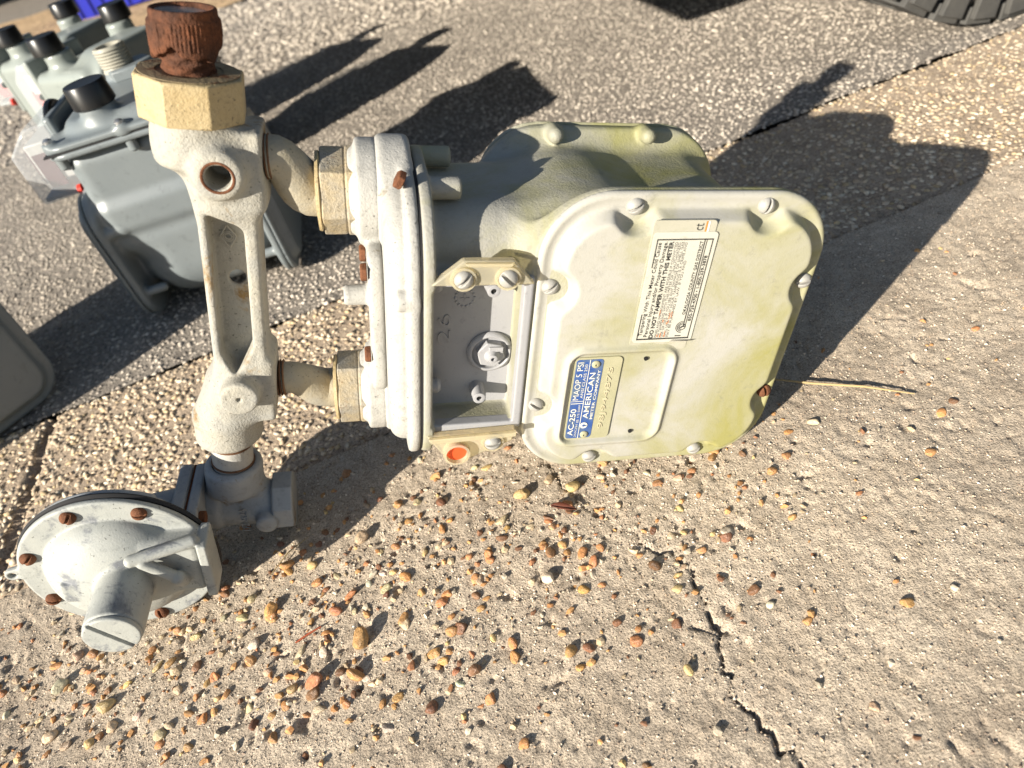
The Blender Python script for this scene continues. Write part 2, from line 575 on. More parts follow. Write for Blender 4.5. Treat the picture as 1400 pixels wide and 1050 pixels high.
def sheet(name, xs, vs, zfn, mat):
    X, V = np.meshgrid(xs, vs, indexing='ij')
    Y = V + SH * X
    Z = zfn(X, Y, V)
    P = np.stack([X, Y, Z], -1).reshape(-1, 3)
    nx, nv = len(xs), len(vs)
    i = np.arange(nx * nv).reshape(nx, nv)
    Q = np.stack([i[:-1, :-1], i[1:, :-1], i[1:, 1:], i[:-1, 1:]], -1).reshape(-1, 4)
    return structure(link(name, np_mesh(name, P, Q), mat))

CRACK = wiggle([(0.005, 0.475), (0.024, 0.394), (0.045, 0.362), (0.088, 0.315), (0.091, 0.237), (0.083, 0.196), (0.1, 0.149), (0.13, 0.05)], 0.0030, 0.008, 3)
CRACK2 = wiggle([(0.042, 0.362), (0.05, 0.31), (0.066, 0.27), (0.089, 0.245)], 0.003, 0.012, 5)
CRACK3 = wiggle([(0.088, 0.315), (0.06, 0.36), (0.03, 0.41)], 0.003, 0.012, 6)
CRACK4 = wiggle([(0.36, 0.33), (0.42, 0.335), (0.47, 0.31)], 0.003, 0.015, 9)

def slab_z(X, Y, V):
    z = 0.0030 * vnoise(X, Y, 0.13, 1) + 0.0013 * vnoise(X, Y, 0.03, 2) + 0.0009 * vnoise(X, Y, 0.0105, 3) + 0.0011 * vnoise(X, Y, 0.0058, 4) + 0.0010 * vnoise(X, Y, 0.0033, 8)
    pit = np.clip(vnoise(X, Y, 0.013, 5) + vnoise(X, Y, 0.006, 6) - 0.48, 0, 1)
    z = z - (0.006 + 0.010 * np.exp(-((X + 0.15) / 0.3) ** 2 - ((Y - 0.38) / 0.14) ** 2)) * pit
    w = 0.0004 + 0.0011 * np.clip(vnoise(X, Y, 0.025, 7) + vnoise(X, Y, 0.006, 77) * 0.6 + 0.42, 0, 1)
    for c, k in ((CRACK, 0.9), (CRACK2, 0.35), (CRACK3, 0.3), (CRACK4, 0.4)):
        d = polyline_dist(X, Y, c)
        k = k * (0.45 + 0.55 * np.clip((0.36 - Y) / 0.10, 0, 1))
        z = z - 0.009 * k * np.clip(1.25 - d / (w * (0.6 + 0.4 * k)), 0, 1) - 0.0007 * k * np.exp(-(d / 0.010) ** 2)
    edge = np.clip((V - (V1 - 0.005)) / 0.005, 0, 1)
    return z - 0.007 * edge

xs = axis(-0.72, 1.12, 0.0019, -14.0, 14.0)
vs = axis(-0.02, V1, 0.0019, -9.0, V1)
slab_o = sheet('concrete_slab', xs, vs, slab_z, M['slab'])

JOINT = wiggle([(-0.585, 0.86), (-0.582, 0.8), (-0.573, 0.682), (-0.565, 0.57), (-0.56, 0.47)], 0.002, 0.02, 12)
def strip_z(X, Y, V):
    z = 0.004 * vnoise(X, Y, 0.12, 21) + 0.002 * vnoise(X, Y, 0.02, 22) - 0.003
    z = z - 0.012 * np.clip(1.4 - polyline_dist(X, Y, JOINT) / 0.005, 0, 1)
    e = np.clip((V - (V2 - 0.006)) / 0.006, 0, 1) + np.clip((V1 + 0.006 - V) / 0.006, 0, 1)
    return z - 0.003 * e
strip_o = sheet('aggregate_strip', axis(-0.9, 1.4, 0.008, -14, 14), np.arange(V1, V2 + 1e-6, (V2 - V1) / 40), strip_z, M['matrix'])

def road_z(X, Y, V):
    return 0.006 * vnoise(X, Y, 0.25, 31) + 0.003 * vnoise(X, Y, 0.03, 32) - 0.0035
V3 = 3.30
road_o = sheet('asphalt_road', axis(-2.0, 1.6, 0.02, -14, 14), axis(V2, 2.4, 0.02, V2, V3), road_z, M['asphalt'])
def verge_z(X, Y, V):
    return 0.03 * vnoise(X, Y, 0.5, 41) + 0.015 * vnoise(X, Y, 0.12, 42) - 0.004
verge_o = sheet('sandy_verge', axis(-4.0, 2.0, 0.05, -14, 14), axis(V3, 5.0, 0.05, V3, 4.85), verge_z, M['sand'])
far_o = sheet('far_ground', np.linspace(-160, 160, 41), np.linspace(-160, 200, 41), lambda X, Y, V: np.full_like(X, -0.045), M['asphalt'])

# ---- stones
def ico(sub):
    import bmesh
    bm = bmesh.new()
    bmesh.ops.create_icosphere(bm, subdivisions=sub, radius=1.0)
    bm.verts.ensure_lookup_table()
    v = np.array([q.co[:] for q in bm.verts])
    f = np.array([[q.index for q in p.verts] for p in bm.faces])
    bm.free()
    return v, f
ICO1, ICO2, ICO3 = ico(1), ico(2), ico(3)

def stones_mesh(name, P, L, W, H, ang, cols, tilt=0.25, smooth=False, base=ICO1, irr=0.24):
    """many stones in one mesh; P (n,3), sizes (half axes), per-stone colour stored as an attribute"""
    bv, bf = base
    n = len(P)
    jit = 1 + RNG.normal(0, irr, (n, len(bv), 1)).clip(-0.4, 0.4)
    v = bv[None] * jit
    v = v * np.stack([L, W, H], -1)[:, None, :]
    tx = RNG.normal(0, tilt, n)
    c, s = np.cos(tx)[:, None], np.sin(tx)[:, None]
    y, z = v[..., 1] * c - v[..., 2] * s, v[..., 1] * s + v[..., 2] * c
    x = v[..., 0]
    c, s = np.cos(ang)[:, None], np.sin(ang)[:, None]
    v = np.stack([x * c - y * s, x * s + y * c, z], -1) + P[:, None, :]
    f = (bf[None] + (np.arange(n) * len(bv))[:, None, None]).reshape(-1, 3)
    me = np_mesh(name, v.reshape(-1, 3), f, smooth)
    at = me.color_attributes.new('stone_colour', 'FLOAT_COLOR', 'POINT')
    cc = np.concatenate([np.repeat(cols, len(bv), 0), np.ones((n * len(bv), 1))], 1)
    at.data.foreach_set('color', cc.astype(np.float32).ravel())
    return me

def stone_mat(name, attr=True, rough=0.75, sc=260, bsc=700, bd=0.0006, bs=0.35):
    m, nt, b = nodes_of(name)
    co = nt.nodes.new('ShaderNodeTexCoord').outputs['Object']
    if attr:
        a = nt.nodes.new('ShaderNodeAttribute')
        a.attribute_name = 'stone_colour'
        base = a.outputs['Color']
    else:
        o = nt.nodes.new('ShaderNodeObjectInfo')
        base = o.outputs['Color']
    fac = ramp(nt, noise(nt, co, sc, 6, 0.7, 0.4), [(0.25, G3(0.62)), (0.5, G3(1.05)), (0.72, G3(1.5))])
    mu = nt.nodes.new('ShaderNodeMix')
    mu.data_type = 'RGBA'
    mu.blend_type = 'MULTIPLY'
    mu.inputs[0].default_value = 1.0
    nt.links.new(base, mu.inputs[6])
    nt.links.new(fac, mu.inputs[7])
    nt.links.new(mu.outputs[2], b.inputs['Base Color'])
    b.inputs['Roughness'].default_value = rough
    bump(nt, b, noise(nt, co, bsc, 6, 0.65), bs, bd)
    return m
M['stones'] = stone_mat('bedded_stones', True, 0.8)
M['pebble'] = stone_mat('pebble_stone', False, 0.42, 1.3, 2.0, 0.10, 0.35)

def in_view(x, y, m=0.12):
    """rough ground footprint seen from the photographer's spot, with a margin"""
    return (x > -0.62 - 0.30 * np.maximum(y - 0.3, 0) - m) & (x < 1.25 - 0.25 * np.maximum(y - 0.9, 0) + m)

def scatter(v0, v1, x0, x1, step, keep=1.0):
    gx, gv = np.meshgrid(np.arange(x0, x1, step), np.arange(v0, v1, step), indexing='ij')
    x = gx.ravel() + RNG.uniform(-0.55, 0.55, gx.size) * step
    v = gv.ravel() + RNG.uniform(-0.55, 0.55, gx.size) * step
    k = (RNG.random(gx.size) < keep) & (v > v0 - 0.002) & (v < v1 + 0.002)
    x, v = x[k], v[k]
    y = v + SH * x
    k = in_view(x, y)
    return x[k], y[k], v[k]

def palette(cols, w, n, var=0.16):
    c = np.array(cols)[RNG.choice(len(cols), n, p=np.array(w) / sum(w))]
    return (c * (1 + RNG.normal(0, var, (n, 1)))).clip(0.01, 0.85)

# exposed aggregate strip
x, y, v = scatter(V1, V2, -0.95, 1.5, 0.0070, 0.97)
n = len(x)
L = RNG.uniform(0.0028, 0.0056, n)
far = np.clip((y - 0.75) / 0.3, 0, 1) * np.clip(x / 0.3, 0, 1)
L = L * (1 - 0.28 * far)
jd = polyline_dist(x, y, JOINT)
k = jd > 0.006
x, y, v, L, n = x[k], y[k], v[k], L[k], int(k.sum())
z = strip_z(x, y, v) + RNG.uniform(-0.0014, 0.0005, n)
st = link('aggregate_stones', stones_mesh('aggregate_stones', np.stack([x, y, z], -1), L, L * RNG.uniform(0.55, 0.85, n), L * 0.40, RNG.uniform(0, 6.28, n),
     palette([(0.52, 0.42, 0.30), (0.43, 0.34, 0.235), (0.33, 0.25, 0.17), (0.46, 0.345, 0.20), (0.58, 0.50, 0.38)], [4, 4, 3, 1.5, 1.5], n), smooth=True), M['stones'], strip_o)
st['kind'] = 'stuff'
# asphalt chips
OCT = (np.array([(1, 0, 0), (-1, 0, 0), (0, 1, 0), (0, -1, 0), (0, 0, 1), (0, 0, -1)], float), np.array([(0, 2, 4), (2, 1, 4), (1, 3, 4), (3, 0, 4), (2, 0, 5), (1, 2, 5), (3, 1, 5), (0, 3, 5)]))
x, y, v = scatter(V2, 2.15, -1.3, 1.5, 0.0074, 0.96)
n = len(x)
L = RNG.uniform(0.0027, 0.0056, n)
z = road_z(x, y, v) + RNG.uniform(-0.0012, 0.0004, n)
patch = 1 + 0.35 * vnoise(x, y, 0.22, 33) + 0.25 * vnoise(x, y, 0.07, 34)
st = link('asphalt_chippings', stones_mesh('asphalt_chippings', np.stack([x, y, z], -1), L, L * RNG.uniform(0.55, 0.95, n), L * 0.45, RNG.uniform(0, 6.28, n),
     palette([(0.41, 0.36, 0.30), (0.36, 0.315, 0.262), (0.30, 0.26, 0.218), (0.47, 0.415, 0.345), (0.22, 0.19, 0.16)], [4, 4, 3, 1.0, 1.5], n) * patch[:, None], smooth=True, base=OCT, irr=0.15), M['stones'], road_o)
st['kind'] = 'stuff'
x, y, v = scatter(2.15, V3, -1.9, 1.0, 0.016, 0.95)
n = len(x)
L = RNG.uniform(0.006, 0.0105, n)
z = road_z(x, y, v) + RNG.uniform(-0.002, 0.001, n)
st = link('far_asphalt_chippings', stones_mesh('far_asphalt_chippings', np.stack([x, y, z], -1), L, L * RNG.uniform(0.5, 0.9, n), L * 0.5, RNG.uniform(0, 6.28, n),
     palette([(0.41, 0.36, 0.30), (0.36, 0.315, 0.262), (0.30, 0.26, 0.218), (0.47, 0.415, 0.345)], [4, 4, 3, 1.5], n)), M['stones'], road_o)
st['kind'] = 'stuff'

# pebbles showing at the worn slab surface
PC = [(0.38, 0.185, 0.070), (0.47, 0.335, 0.15), (0.42, 0.32, 0.20), (0.33, 0.145, 0.065), (0.40, 0.215, 0.085), (0.17, 0.082, 0.042), (0.46, 0.39, 0.29)]
PEB = [(-0.0199, 0.4197, 0.0199, 0.62, 29, 1, 1), (0.024, 0.4124, 0.0163, 0.75, -3, 1, 2), (0.017, 0.3966, 0.0122, 0.7, -33, 0, 0), (-0.0437, 0.4001, 0.0157, 0.6, 23, 2, 0), (-0.1724, 0.429, 0.0166, 0.75, 46, 2, 3), (-0.1367, 0.4561, 0.013, 0.75, 18, 0, 0), (-0.2155, 0.3965, 0.0136, 0.75, -2, 4, 0), (-0.1849, 0.3727, 0.0147, 0.4, 24, 0, 4), (-0.1981, 0.3609, 0.0167, 0.6, -28, 3, 0), (-0.1355, 0.3725, 0.0157, 0.6, -19, 0, 0), (-0.142, 0.3338, 0.0144, 0.6, 47, 4, 0), (-0.178, 0.3251, 0.0219, 0.7, 61, 4, 5), (-0.2152, 0.304, 0.0198, 0.62, 15, 3, 6), (-0.1188, 0.2966, 0.0138, 0.65, 9, 4, 0), (-0.1018, 0.3114, 0.0142, 0.8, 72, 4, 0), (-0.0893, 0.2724, 0.0137, 0.75, 49, 5, 7), (-0.1829, 0.2989, 0.0189, 0.55, -39, 0, 8), (-0.0164, 0.2655, 0.0151, 0.7, 45, 4, 0), (-0.0023, 0.2633, 0.0122, 0.75, -2, 5, 0), (-0.0133, 0.2521, 0.0082, 0.8, -17, 0, 0), (0.0236, 0.2769, 0.0085, 0.75, 14, 5, 0), (0.0602, 0.2262, 0.0105, 0.65, -87, 1, 9), (-0.0171, 0.3304, 0.0121, 0.85, -19, 6, 10), (0.0074, 0.3113, 0.0131, 0.7, 15, 4, 0), (0.0147, 0.3446, 0.0164, 0.6, 57, 0, 0), (0.0215, 0.3332, 0.0153, 0.5, 65, 3, 0), (0.0669, 0.3135, 0.0135, 0.75, -43, 5, 0), (0.0221, 0.3103, 0.0094, 0.6, 14, 4, 0), (-0.1027, 0.2675, 0.0096, 0.6, -36, 6, 0), (-0.1018, 0.3453, 0.0124, 0.6, -8, 0, 0), (-0.0464, 0.4675, 0.014, 0.55, 11, 1, 0), (-0.0967, 0.4769, 0.0143, 0.6, -3, 4, 0), (-0.1272, 0.4327, 0.012, 0.6, 31, 0, 0), (-0.0895, 0.4191, 0.009, 0.8, -21, 0, 0), (-0.0784, 0.3736, 0.01, 0.7, 4, 4, 0), (-0.0143, 0.3612, 0.01, 0.7, 16, 0, 0), (0.0012, 0.3562, 0.0112, 0.7, -20, 4, 0), (0.006, 0.4293, 0.0131, 0.7, 40, 2, 0), (0.0974, 0.3909, 0.0114, 0.65, 4, 4, 0), (0.0578, 0.326, 0.0075, 0.8, -20, 4, 0), (-0.1554, 0.3841, 0.0083, 0.6, -19, 6, 0), (-0.1541, 0.3612, 0.0109, 0.6, 77, 5, 0), (-0.4426, 0.3691, 0.0173, 0.7, 45, 6, 11), (-0.394, 0.3357, 0.018, 0.7, 10, 1, 12), (-0.4391, 0.3253, 0.0167, 0.75, 17, 2, 0), (-0.3417, 0.2979, 0.0145, 0.8, 39, 2, 0), (-0.2347, 0.303, 0.0106, 0.9, 3, 1, 0), (-0.2438, 0.3006, 0.0087, 0.8, -17, 0, 0), (-0.2286, 0.3333, 0.0158, 0.5, 44, 2, 0), (-0.2564, 0.3816, 0.0168, 0.7, 61, 4, 13), (-0.2827, 0.383, 0.0166, 0.45, -2, 2, 0), (-0.3646, 0.3711, 0.0109, 0.55, 42, 0, 0), (-0.3547, 0.3605, 0.0148, 0.35, 58, 1, 0), (-0.3447, 0.3601, 0.0145, 0.5, 41, 4, 0), (-0.3803, 0.351, 0.0123, 0.5, 34, 1, 0), (-0.4551, 0.3915, 0.0135, 0.55, -2, 0, 0), (-0.3241, 0.3783, 0.0112, 0.7, 10, 1, 0), (-0.3384, 0.3866, 0.0095, 0.75, 34, 2, 0), (-0.3074, 0.3306, 0.0097, 0.7, 47, 4, 0), (-0.4991, 0.3796, 0.0112, 0.7, 57, 0, 0), (-0.4874, 0.3817, 0.0083, 0.7, 37, 6, 0), (-0.4017, 0.3085, 0.0118, 0.75, 10, 1, 0), (-0.4389, 0.3113, 0.0101, 0.5, 52, 0, 0), (-0.4121, 0.339, 0.0117, 0.45, 52, 2, 0), (-0.424, 0.3139, 0.0116, 0.7, 4, 2, 0), (-0.3333, 0.2802, 0.0109, 0.65, -16, 4, 0), (-0.4462, 0.4044, 0.0081, 0.6, 73, 5, 0), (-0.4544, 0.3432, 0.0085, 0.6, 26, 2, 0), (-0.473, 0.3694, 0.0093, 0.6, 74, 2, 0), (-0.2217, 0.2784, 0.0081, 0.7, -2, 0, 0), (-0.2967, 0.3136, 0.0073, 0.7, 16, 1, 0), (-0.246, 0.425, 0.0165, 0.6, 10, 0, 14)]
PLAB = {1: 'smooth yellow drop-shaped pebble on the slab below the red-plugged bracket', 2: 'pale yellow rounded pebble beside the crack under the cover edge',
        3: 'beige angular pebble at the edge of the pipe shadow', 4: 'thin elongated orange pebble lying left of the gravel patch', 5: 'large mottled brown pebble in the middle of the gravel patch',
        6: 'large smooth red-brown pebble near the bottom left of the slab', 7: 'dark brown angular pebble low in the gravel patch', 8: 'orange broken stone chip beside the large red-brown pebble',
        9: 'yellow oval pebble left of the long crack', 10: 'round cream pebble in the middle of the slab', 11: 'knobbly cream stone left of the regulator cap',
        12: 'flat yellowish stone below the regulator cap', 13: 'upright brown pebble right of the regulator outlet', 14: 'orange pebble half in the shadow beside the tee fitting'}
PEB_ME = []
for i in range(9):
    bv, bf = ICO3 if i < 5 else ICO2
    rg = np.random.default_rng(100 + i)
    vv = bv.copy()
    for _ in range(5):
        d = rg.normal(size=3)
        d /= np.linalg.norm(d)
        t = bv @ d
        vv += d[None] * (0.22 * rg.normal()) * np.clip(t, 0, 1)[:, None] ** 2
    for _ in range(6):
        d = rg.normal(size=3)
        d /= np.linalg.norm(d)
        lim = rg.uniform(0.55, 0.8)
        t = vv @ d
        vv -= d[None] * np.clip(t - lim, 0, 1)[:, None] * 0.9
    vv *= 1 + rg.normal(0, 0.010, (len(vv), 1))
    PEB_ME.append(np_mesh('pebble', vv, bf, True))
    PEB_ME[-1].materials.append(M['pebble'])

def pebble(i, x, y, ln, asp, ang, col, parent=None, bed=0.25, tall=0.62):
    o = bpy.data.objects.new('pebble', PEB_ME[i % len(PEB_ME)])
    COL.objects.link(o)
    a = ln / 2 * 0.95
    z = float(slab_z(np.array([x]), np.array([y]), np.array([y - SH * x]))[0])
    o.location = (x, y, z + a * asp * tall * (1 - 2 * bed))
    o.rotation_euler = (random.gauss(0, 0.2), random.gauss(0, 0.2), ang)
    o.scale = (a, a * asp, a * asp * tall * 1.1)
    j = 1 + random.gauss(0, 0.14)
    o.color = tuple(min(0.9, max(0.02, c * 1.15 * j * (1 + random.gauss(0, 0.05)))) for c in col) + (1,)
    if parent:
        o.parent = parent
    return o

for i, (x, y, ln, asp, an, c, lab) in enumerate(PEB):
    if lab:
        tag(pebble(i % 5, x, y, ln, asp, R(an), PC[c], None, 0.1, 0.8), PLAB[lab], 'pebble')
    else:
        pebble(i, x, y, ln, asp, R(an), PC[c], slab_o, 0.38)

def density(x, y):
    d = np.exp(-((x + 0.17) / 0.27) ** 2) * np.exp(-((y - 0.37) / 0.13) ** 2)
    d += 0.55 * np.exp(-((x - 0.09) / 0.08) ** 2 - ((y - 0.37) / 0.06) ** 2)
    d += 0.06 * np.exp(-((x - 0.3) / 0.25) ** 2 - ((y - 0.47) / 0.12) ** 2) + 0.004
    return d + 0.35 * np.exp(-((x + 0.48) / 0.12) ** 2 - ((y - 0.33) / 0.12) ** 2)
cand = []
while len(cand) < 1350:
    x, y = random.uniform(-0.62, 0.75), random.uniform(0.09, 0.6)
    if y - SH * x > V1 - 0.02 or random.random() > float(density(np.array(x), np.array(y))):
        continue
    s = min(0.0135, max(0.0026, random.lognormvariate(math.log(0.0050), 0.52)))
    cand.append((s, x, y))
cand.sort(reverse=True)
nbig = 300 - sum(1 for p in PEB if not p[6])
for i, (s, x, y) in enumerate(cand[:nbig]):
    pebble(i, x, y, s, random.uniform(0.5, 0.9), random.uniform(0, 6.28), random.choices(PC, [4, 1.2, 4, 2, 6, 3, 1.6])[0], slab_o, 0.42)
sm = np.array(cand[nbig:])
n = len(sm)
z = slab_z(sm[:, 1], sm[:, 2], sm[:, 2] - SH * sm[:, 1]) + sm[:, 0] * 0.1
st = link('fine_gravel', stones_mesh('fine_gravel', np.stack([sm[:, 1], sm[:, 2], z], -1), sm[:, 0] / 2, sm[:, 0] / 2 * RNG.uniform(0.5, 0.9, n), sm[:, 0] * 0.28, RNG.uniform(0, 6.28, n),
     palette(PC, [3, 1.0, 5, 1.5, 5, 3, 4], n), smooth=False, irr=0.2), M['stones'], slab_o)
st['kind'] = 'stuff'
# sand grains and grit on the slab
n = 90000
x = RNG.uniform(-0.7, 1.15, n)
y = RNG.uniform(0.08, 0.80, n)
k = (y - SH * x < V1 - 0.004) & in_view(x, y) & (RNG.random(n) < 0.55 + 0.5 * density(x, y))
x, y = x[k], y[k]
n = len(x)
L = RNG.uniform(0.0005, 0.0012, n) + 0.0007 * (RNG.random(n) < 0.06)
st = link('loose_grit', stones_mesh('loose_grit', np.stack([x, y, slab_z(x, y, y - SH * x) + L * 0.15], -1), L, L * RNG.uniform(0.5, 0.9, n), L * 0.7, RNG.uniform(0, 6.28, n),
     palette([(0.52, 0.43, 0.33), (0.40, 0.30, 0.21), (0.62, 0.54, 0.44), (0.22, 0.165, 0.125)], [5, 3, 2, 2], n), base=OCT), M['stones'], slab_o)
st['kind'] = 'stuff'

# ================================================================ THE BIG METER SET (local frame: X along the meter, Y away from the viewer, Z across)
WM = np.array([[0.952009235909423, -0.007775207180089058, 0.305970522920858], [-0.005039384437299194, 0.9991435793007967, 0.04106960611554339], [-0.30602780812803554, -0.040640547428639096, 0.9511547332358973]])
BASE = -0.137 * WM[2]
pos = WM @ BASE + np.array([0.1242550836497182, 0.4091385263805608, 0.137])
mw = Matrix([list(WM[0]) + [pos[0]], list(WM[1]) + [pos[1]], list(WM[2]) + [pos[2]], [0, 0, 0, 1]])
meter = empty('gas_meter', mw)
tag(meter, 'weathered pale gas meter lying on its side with meter bar and regulator attached', 'gas meter')
OFF[0] = tuple(BASE)

CX = -0.0025
HX, HZ, CR = 0.108, 0.1215, 0.050
BX = -0.020          # the far cover sits a little nearer the cap

def body_fn(p):
    X, Y, Z = p
    f = slab(rrect(X, Z, CX, 0, HX - 0.001, HZ - 0.001, CR), Y, 0.005, 0.013, 0.001)
    b = slab(rrect(X, Z, CX + BX, -0.003, HX - 0.004, HZ - 0.003, CR), Y, 0.152, 0.163, 0.002)
    waist = lohi(p, (-0.105, 0.0, -0.096), (0.078, 0.165, 0.0975), 0.04)
    waist = np.maximum(waist, np.maximum(0.006 - Y, Y - 0.158))
    neck = lohi(p, (-0.215, 0.018, -0.094), (-0.03, 0.146, 0.0965), 0.030)
    neck = np.maximum(neck, -0.187 - X)
    d = smin(waist, neck, 0.03)
    d = smin(d, f, 0.026)
    d = smin(d, b, 0.030)
    fl = slab(rrect(Y, Z, 0.071, 0, 0.079, 0.116, 0.055), X, -0.1885, -0.1800, 0.0012)
    d = smin(d, fl, 0.006)
    for (y, z) in ((0.045, 0.106), (0.108, 0.106), (0.004, 0.045), (0.004, -0.046), (0.045, -0.106), (0.108, -0.106)):
        d = np.minimum(d, scyl(p, 0, (y, z), 0.0078, -0.183, -0.158, 0.001))
    for (x, z) in ((-0.068, 0.113), (0.012, 0.113), (-0.068, -0.113), (0.012, -0.113)):
        d = smin(d, scap(p, (x, 0.155, z), (x, 0.140, z), 0.0062), 0.004)
    ib = lohi(p, (-0.1865, 0.0, -0.0725), (-0.1120, 0.06, 0.0605), 0.004)
    d = smin(d, ib, 0.006)
    rec = lohi(p, (-0.1815, -0.05, -0.0665), (-0.1180, 0.026, 0.0555), 0.003)
    return smax(d, -rec, 0.002)
cast('body', body_fn, (-0.20, -0.012, -0.132), (0.112, 0.170, 0.132), 0.0017, M['body'], meter)

SCR = [(-0.1000, 0.0527), (-0.1000, -0.052), (-0.0478, 0.1115), (0.0478, 0.1115), (0.0970, 0.052), (0.0970, -0.052), (-0.0478, -0.1115), (0.0478, -0.1115)]
def cover_fn(p):
    X, Y, Z = p
    out = rrect(X, Z, CX, 0, HX, HZ, CR)
    ins = out + 0.0125
    for (x, z) in SCR:
        ins = smax(ins, 0.0128 - np.sqrt((X - x) ** 2 + (Z - z) ** 2), 0.005)
    t = np.clip((-ins + 0.002) / 0.0072, 0, 1)
    H = -0.0122 * t * t * (3 - 2 * t) - 0.0004 * np.clip(-ins / 0.05, 0, 1)
    rr = rrect(X, Z, -0.0405, -0.0402, 0.0415, 0.0445, 0.012)
    H = H - 0.0034 * np.exp(-(rr / 0.0028) ** 2) + 0.0012 * (1 / (1 + np.exp(rr / 0.001)))
    lip = np.exp(-((out + 0.0035) / 0.0025) ** 2) * 0.0012
    H = H - lip
    return smax(smax((H - Y) * 0.8, out, 0.003), Y - 0.0038, 0.001)
cov = cast('front_cover', cover_fn, (-0.116, -0.020, -0.127), (0.110, 0.008, 0.127), 0.00125, M['cover'], meter)
MBX = MB()
g = [(CX + (HX - 0.002 - CR) * (1 if q in (0, 3) else -1) + (CR) * math.cos(a) * 1.0, (HZ - 0.002 - CR) * (1 if q in (0, 1) else -1) + CR * math.sin(a)) for q in range(4) for a in [R(90 * q + 9 * i) for i in range(11)]]
part('cover_gasket', MBX.prism(g, 1, 0.0036, 0.0054), M['gasket'], meter)
def back_cover_fn(p):
    X, Y, Z = p
    out = rrect(X, Z, CX + BX, -0.003, HX - 0.003, HZ - 0.002, CR)
    t = np.clip((-out - 0.010) / 0.012, 0, 1)
    H = 0.168 + 0.012 * t * t * (3 - 2 * t)
    return smax(smax((Y - H) * 0.8, out, 0.003), 0.1635 - Y, 0.001)
cast('back_cover', back_cover_fn, (-0.136, 0.158, -0.130), (0.090, 0.186, 0.126), 0.0022, M['body'], meter)

# slotted screws, head towards -Y
def screw_fn(p):
    X, Y, Z = p
    d = smax(np.sqrt(X ** 2 + (Y + 0.0) ** 2 * 1.6 + Z ** 2) - 0.0068, Y - 0.002, 0.001)
    return smax(d, -np.maximum(np.abs(X) - 0.0011, Y + 0.0016), 0.0003)
SCREW_G = sdf_mesh('screw', screw_fn, (-0.008, -0.008, -0.008), (0.008, 0.004, 0.008), 0.00055)
SCREW_R = SCREW_G.copy()
SCREW_G.materials.append(M['screw'])
SCREW_R.materials.append(M['rusthead'])
def screw(parent, pos, ang, me=SCREW_G, direc='-Y', s=1.0, name='screw'):
    o = bpy.data.objects.new(name, me)
    COL.objects.link(o)
    o.parent = parent
    o.location = tuple(pos[i] - BASE[i] for i in range(3)) if OFF[0] is not None else pos
    if direc == '-Y':
        o.rotation_euler = (0, ang, 0)
    elif direc == '-X':
        o.rotation_euler = (ang, 0, R(-90))
    o.scale = (s, s, s)
    return o
for i, (x, z) in enumerate(SCR):
    a = [0.9, 2.1, 1.0, 0.2, 1.3, -0.3, 1.2, 1.1][i]
    o = screw(cov, (x, -0.0005, z), a, SCREW_R if i == 5 else SCREW_G, s=0.9)
    if i == 5:
        o['label'] = 'rusty cover screw'

# ---- text
DEP = []
def text_mesh(s, shear=0.0, bold=0.0, ext=0.0):
    c = bpy.data.curves.new('lettering', 'FONT')
    c.body = s
    c.size = 1.0
    c.shear = shear
    c.offset = bold
    c.extrude = ext
    c.resolution_u = 3
    o = bpy.data.objects.new('lettering', c)
    COL.objects.link(o)
    dg = bpy.context.evaluated_depsgraph_get()
    me = bpy.data.meshes.new_from_object(o.evaluated_get(dg))
    bpy.data.objects.remove(o)
    bpy.data.curves.remove(c)
    return me

def text(parent, s, x0, x1, z0, z1, y, mat, bold=0.0, ext=0.0, name='lettering'):
    """reads upwards (+Z), tops of letters towards -X, facing -Y; fits the box x0..x1 (top..foot), z0..z1"""
    me = text_mesh(s, 0.0, bold, ext)
    n = len(me.vertices)
    co = np.empty(n * 3, np.float32)
    me.vertices.foreach_get('co', co)
    co = co.reshape(-1, 3)
    lo, hi = co.min(0), co.max(0)
    hi[1] = max(hi[1], 0.68) if any(ch.isupper() or ch.isdigit() for ch in s) else hi[1]
    lo[1] = min(lo[1], 0.0)
    u = (co[:, 0] - lo[0]) / (hi[0] - lo[0])
    w = (co[:, 1] - lo[1]) / (hi[1] - lo[1])
    P = np.stack([x1 + (x0 - x1) * w, np.full(n, y) - co[:, 2] * (x1 - x0), z0 + (z1 - z0) * u], -1) - np.array(BASE)
    me.vertices.foreach_set('co', P.astype(np.float32).ravel())
    me.materials.clear()
    me.materials.append(mat)
    me.update()
    o = bpy.data.objects.new(name, me)
    COL.objects.link(o)
    o.parent = parent
    return o

def flat(parent, name, x0, x1, z0, z1, y, mat, th=0.0003, r=0.0):
    mb = MB()
    if r:
        pts = []
        for cx_, cz_, a0 in ((x1 - r, z1 - r, 0), (x0 + r, z1 - r, 90), (x0 + r, z0 + r, 180), (x1 - r, z0 + r, 270)):
            pts += [(cx_ + r * math.cos(R(a0 + k * 15)), cz_ + r * math.sin(R(a0 + k * 15))) for k in range(7)]
        mb.prism(pts, 1, y, y + th)
    else:
        mb.box((x0, y, z0), (x1, y + th, z1))
    return part(name, mb, mat, parent)

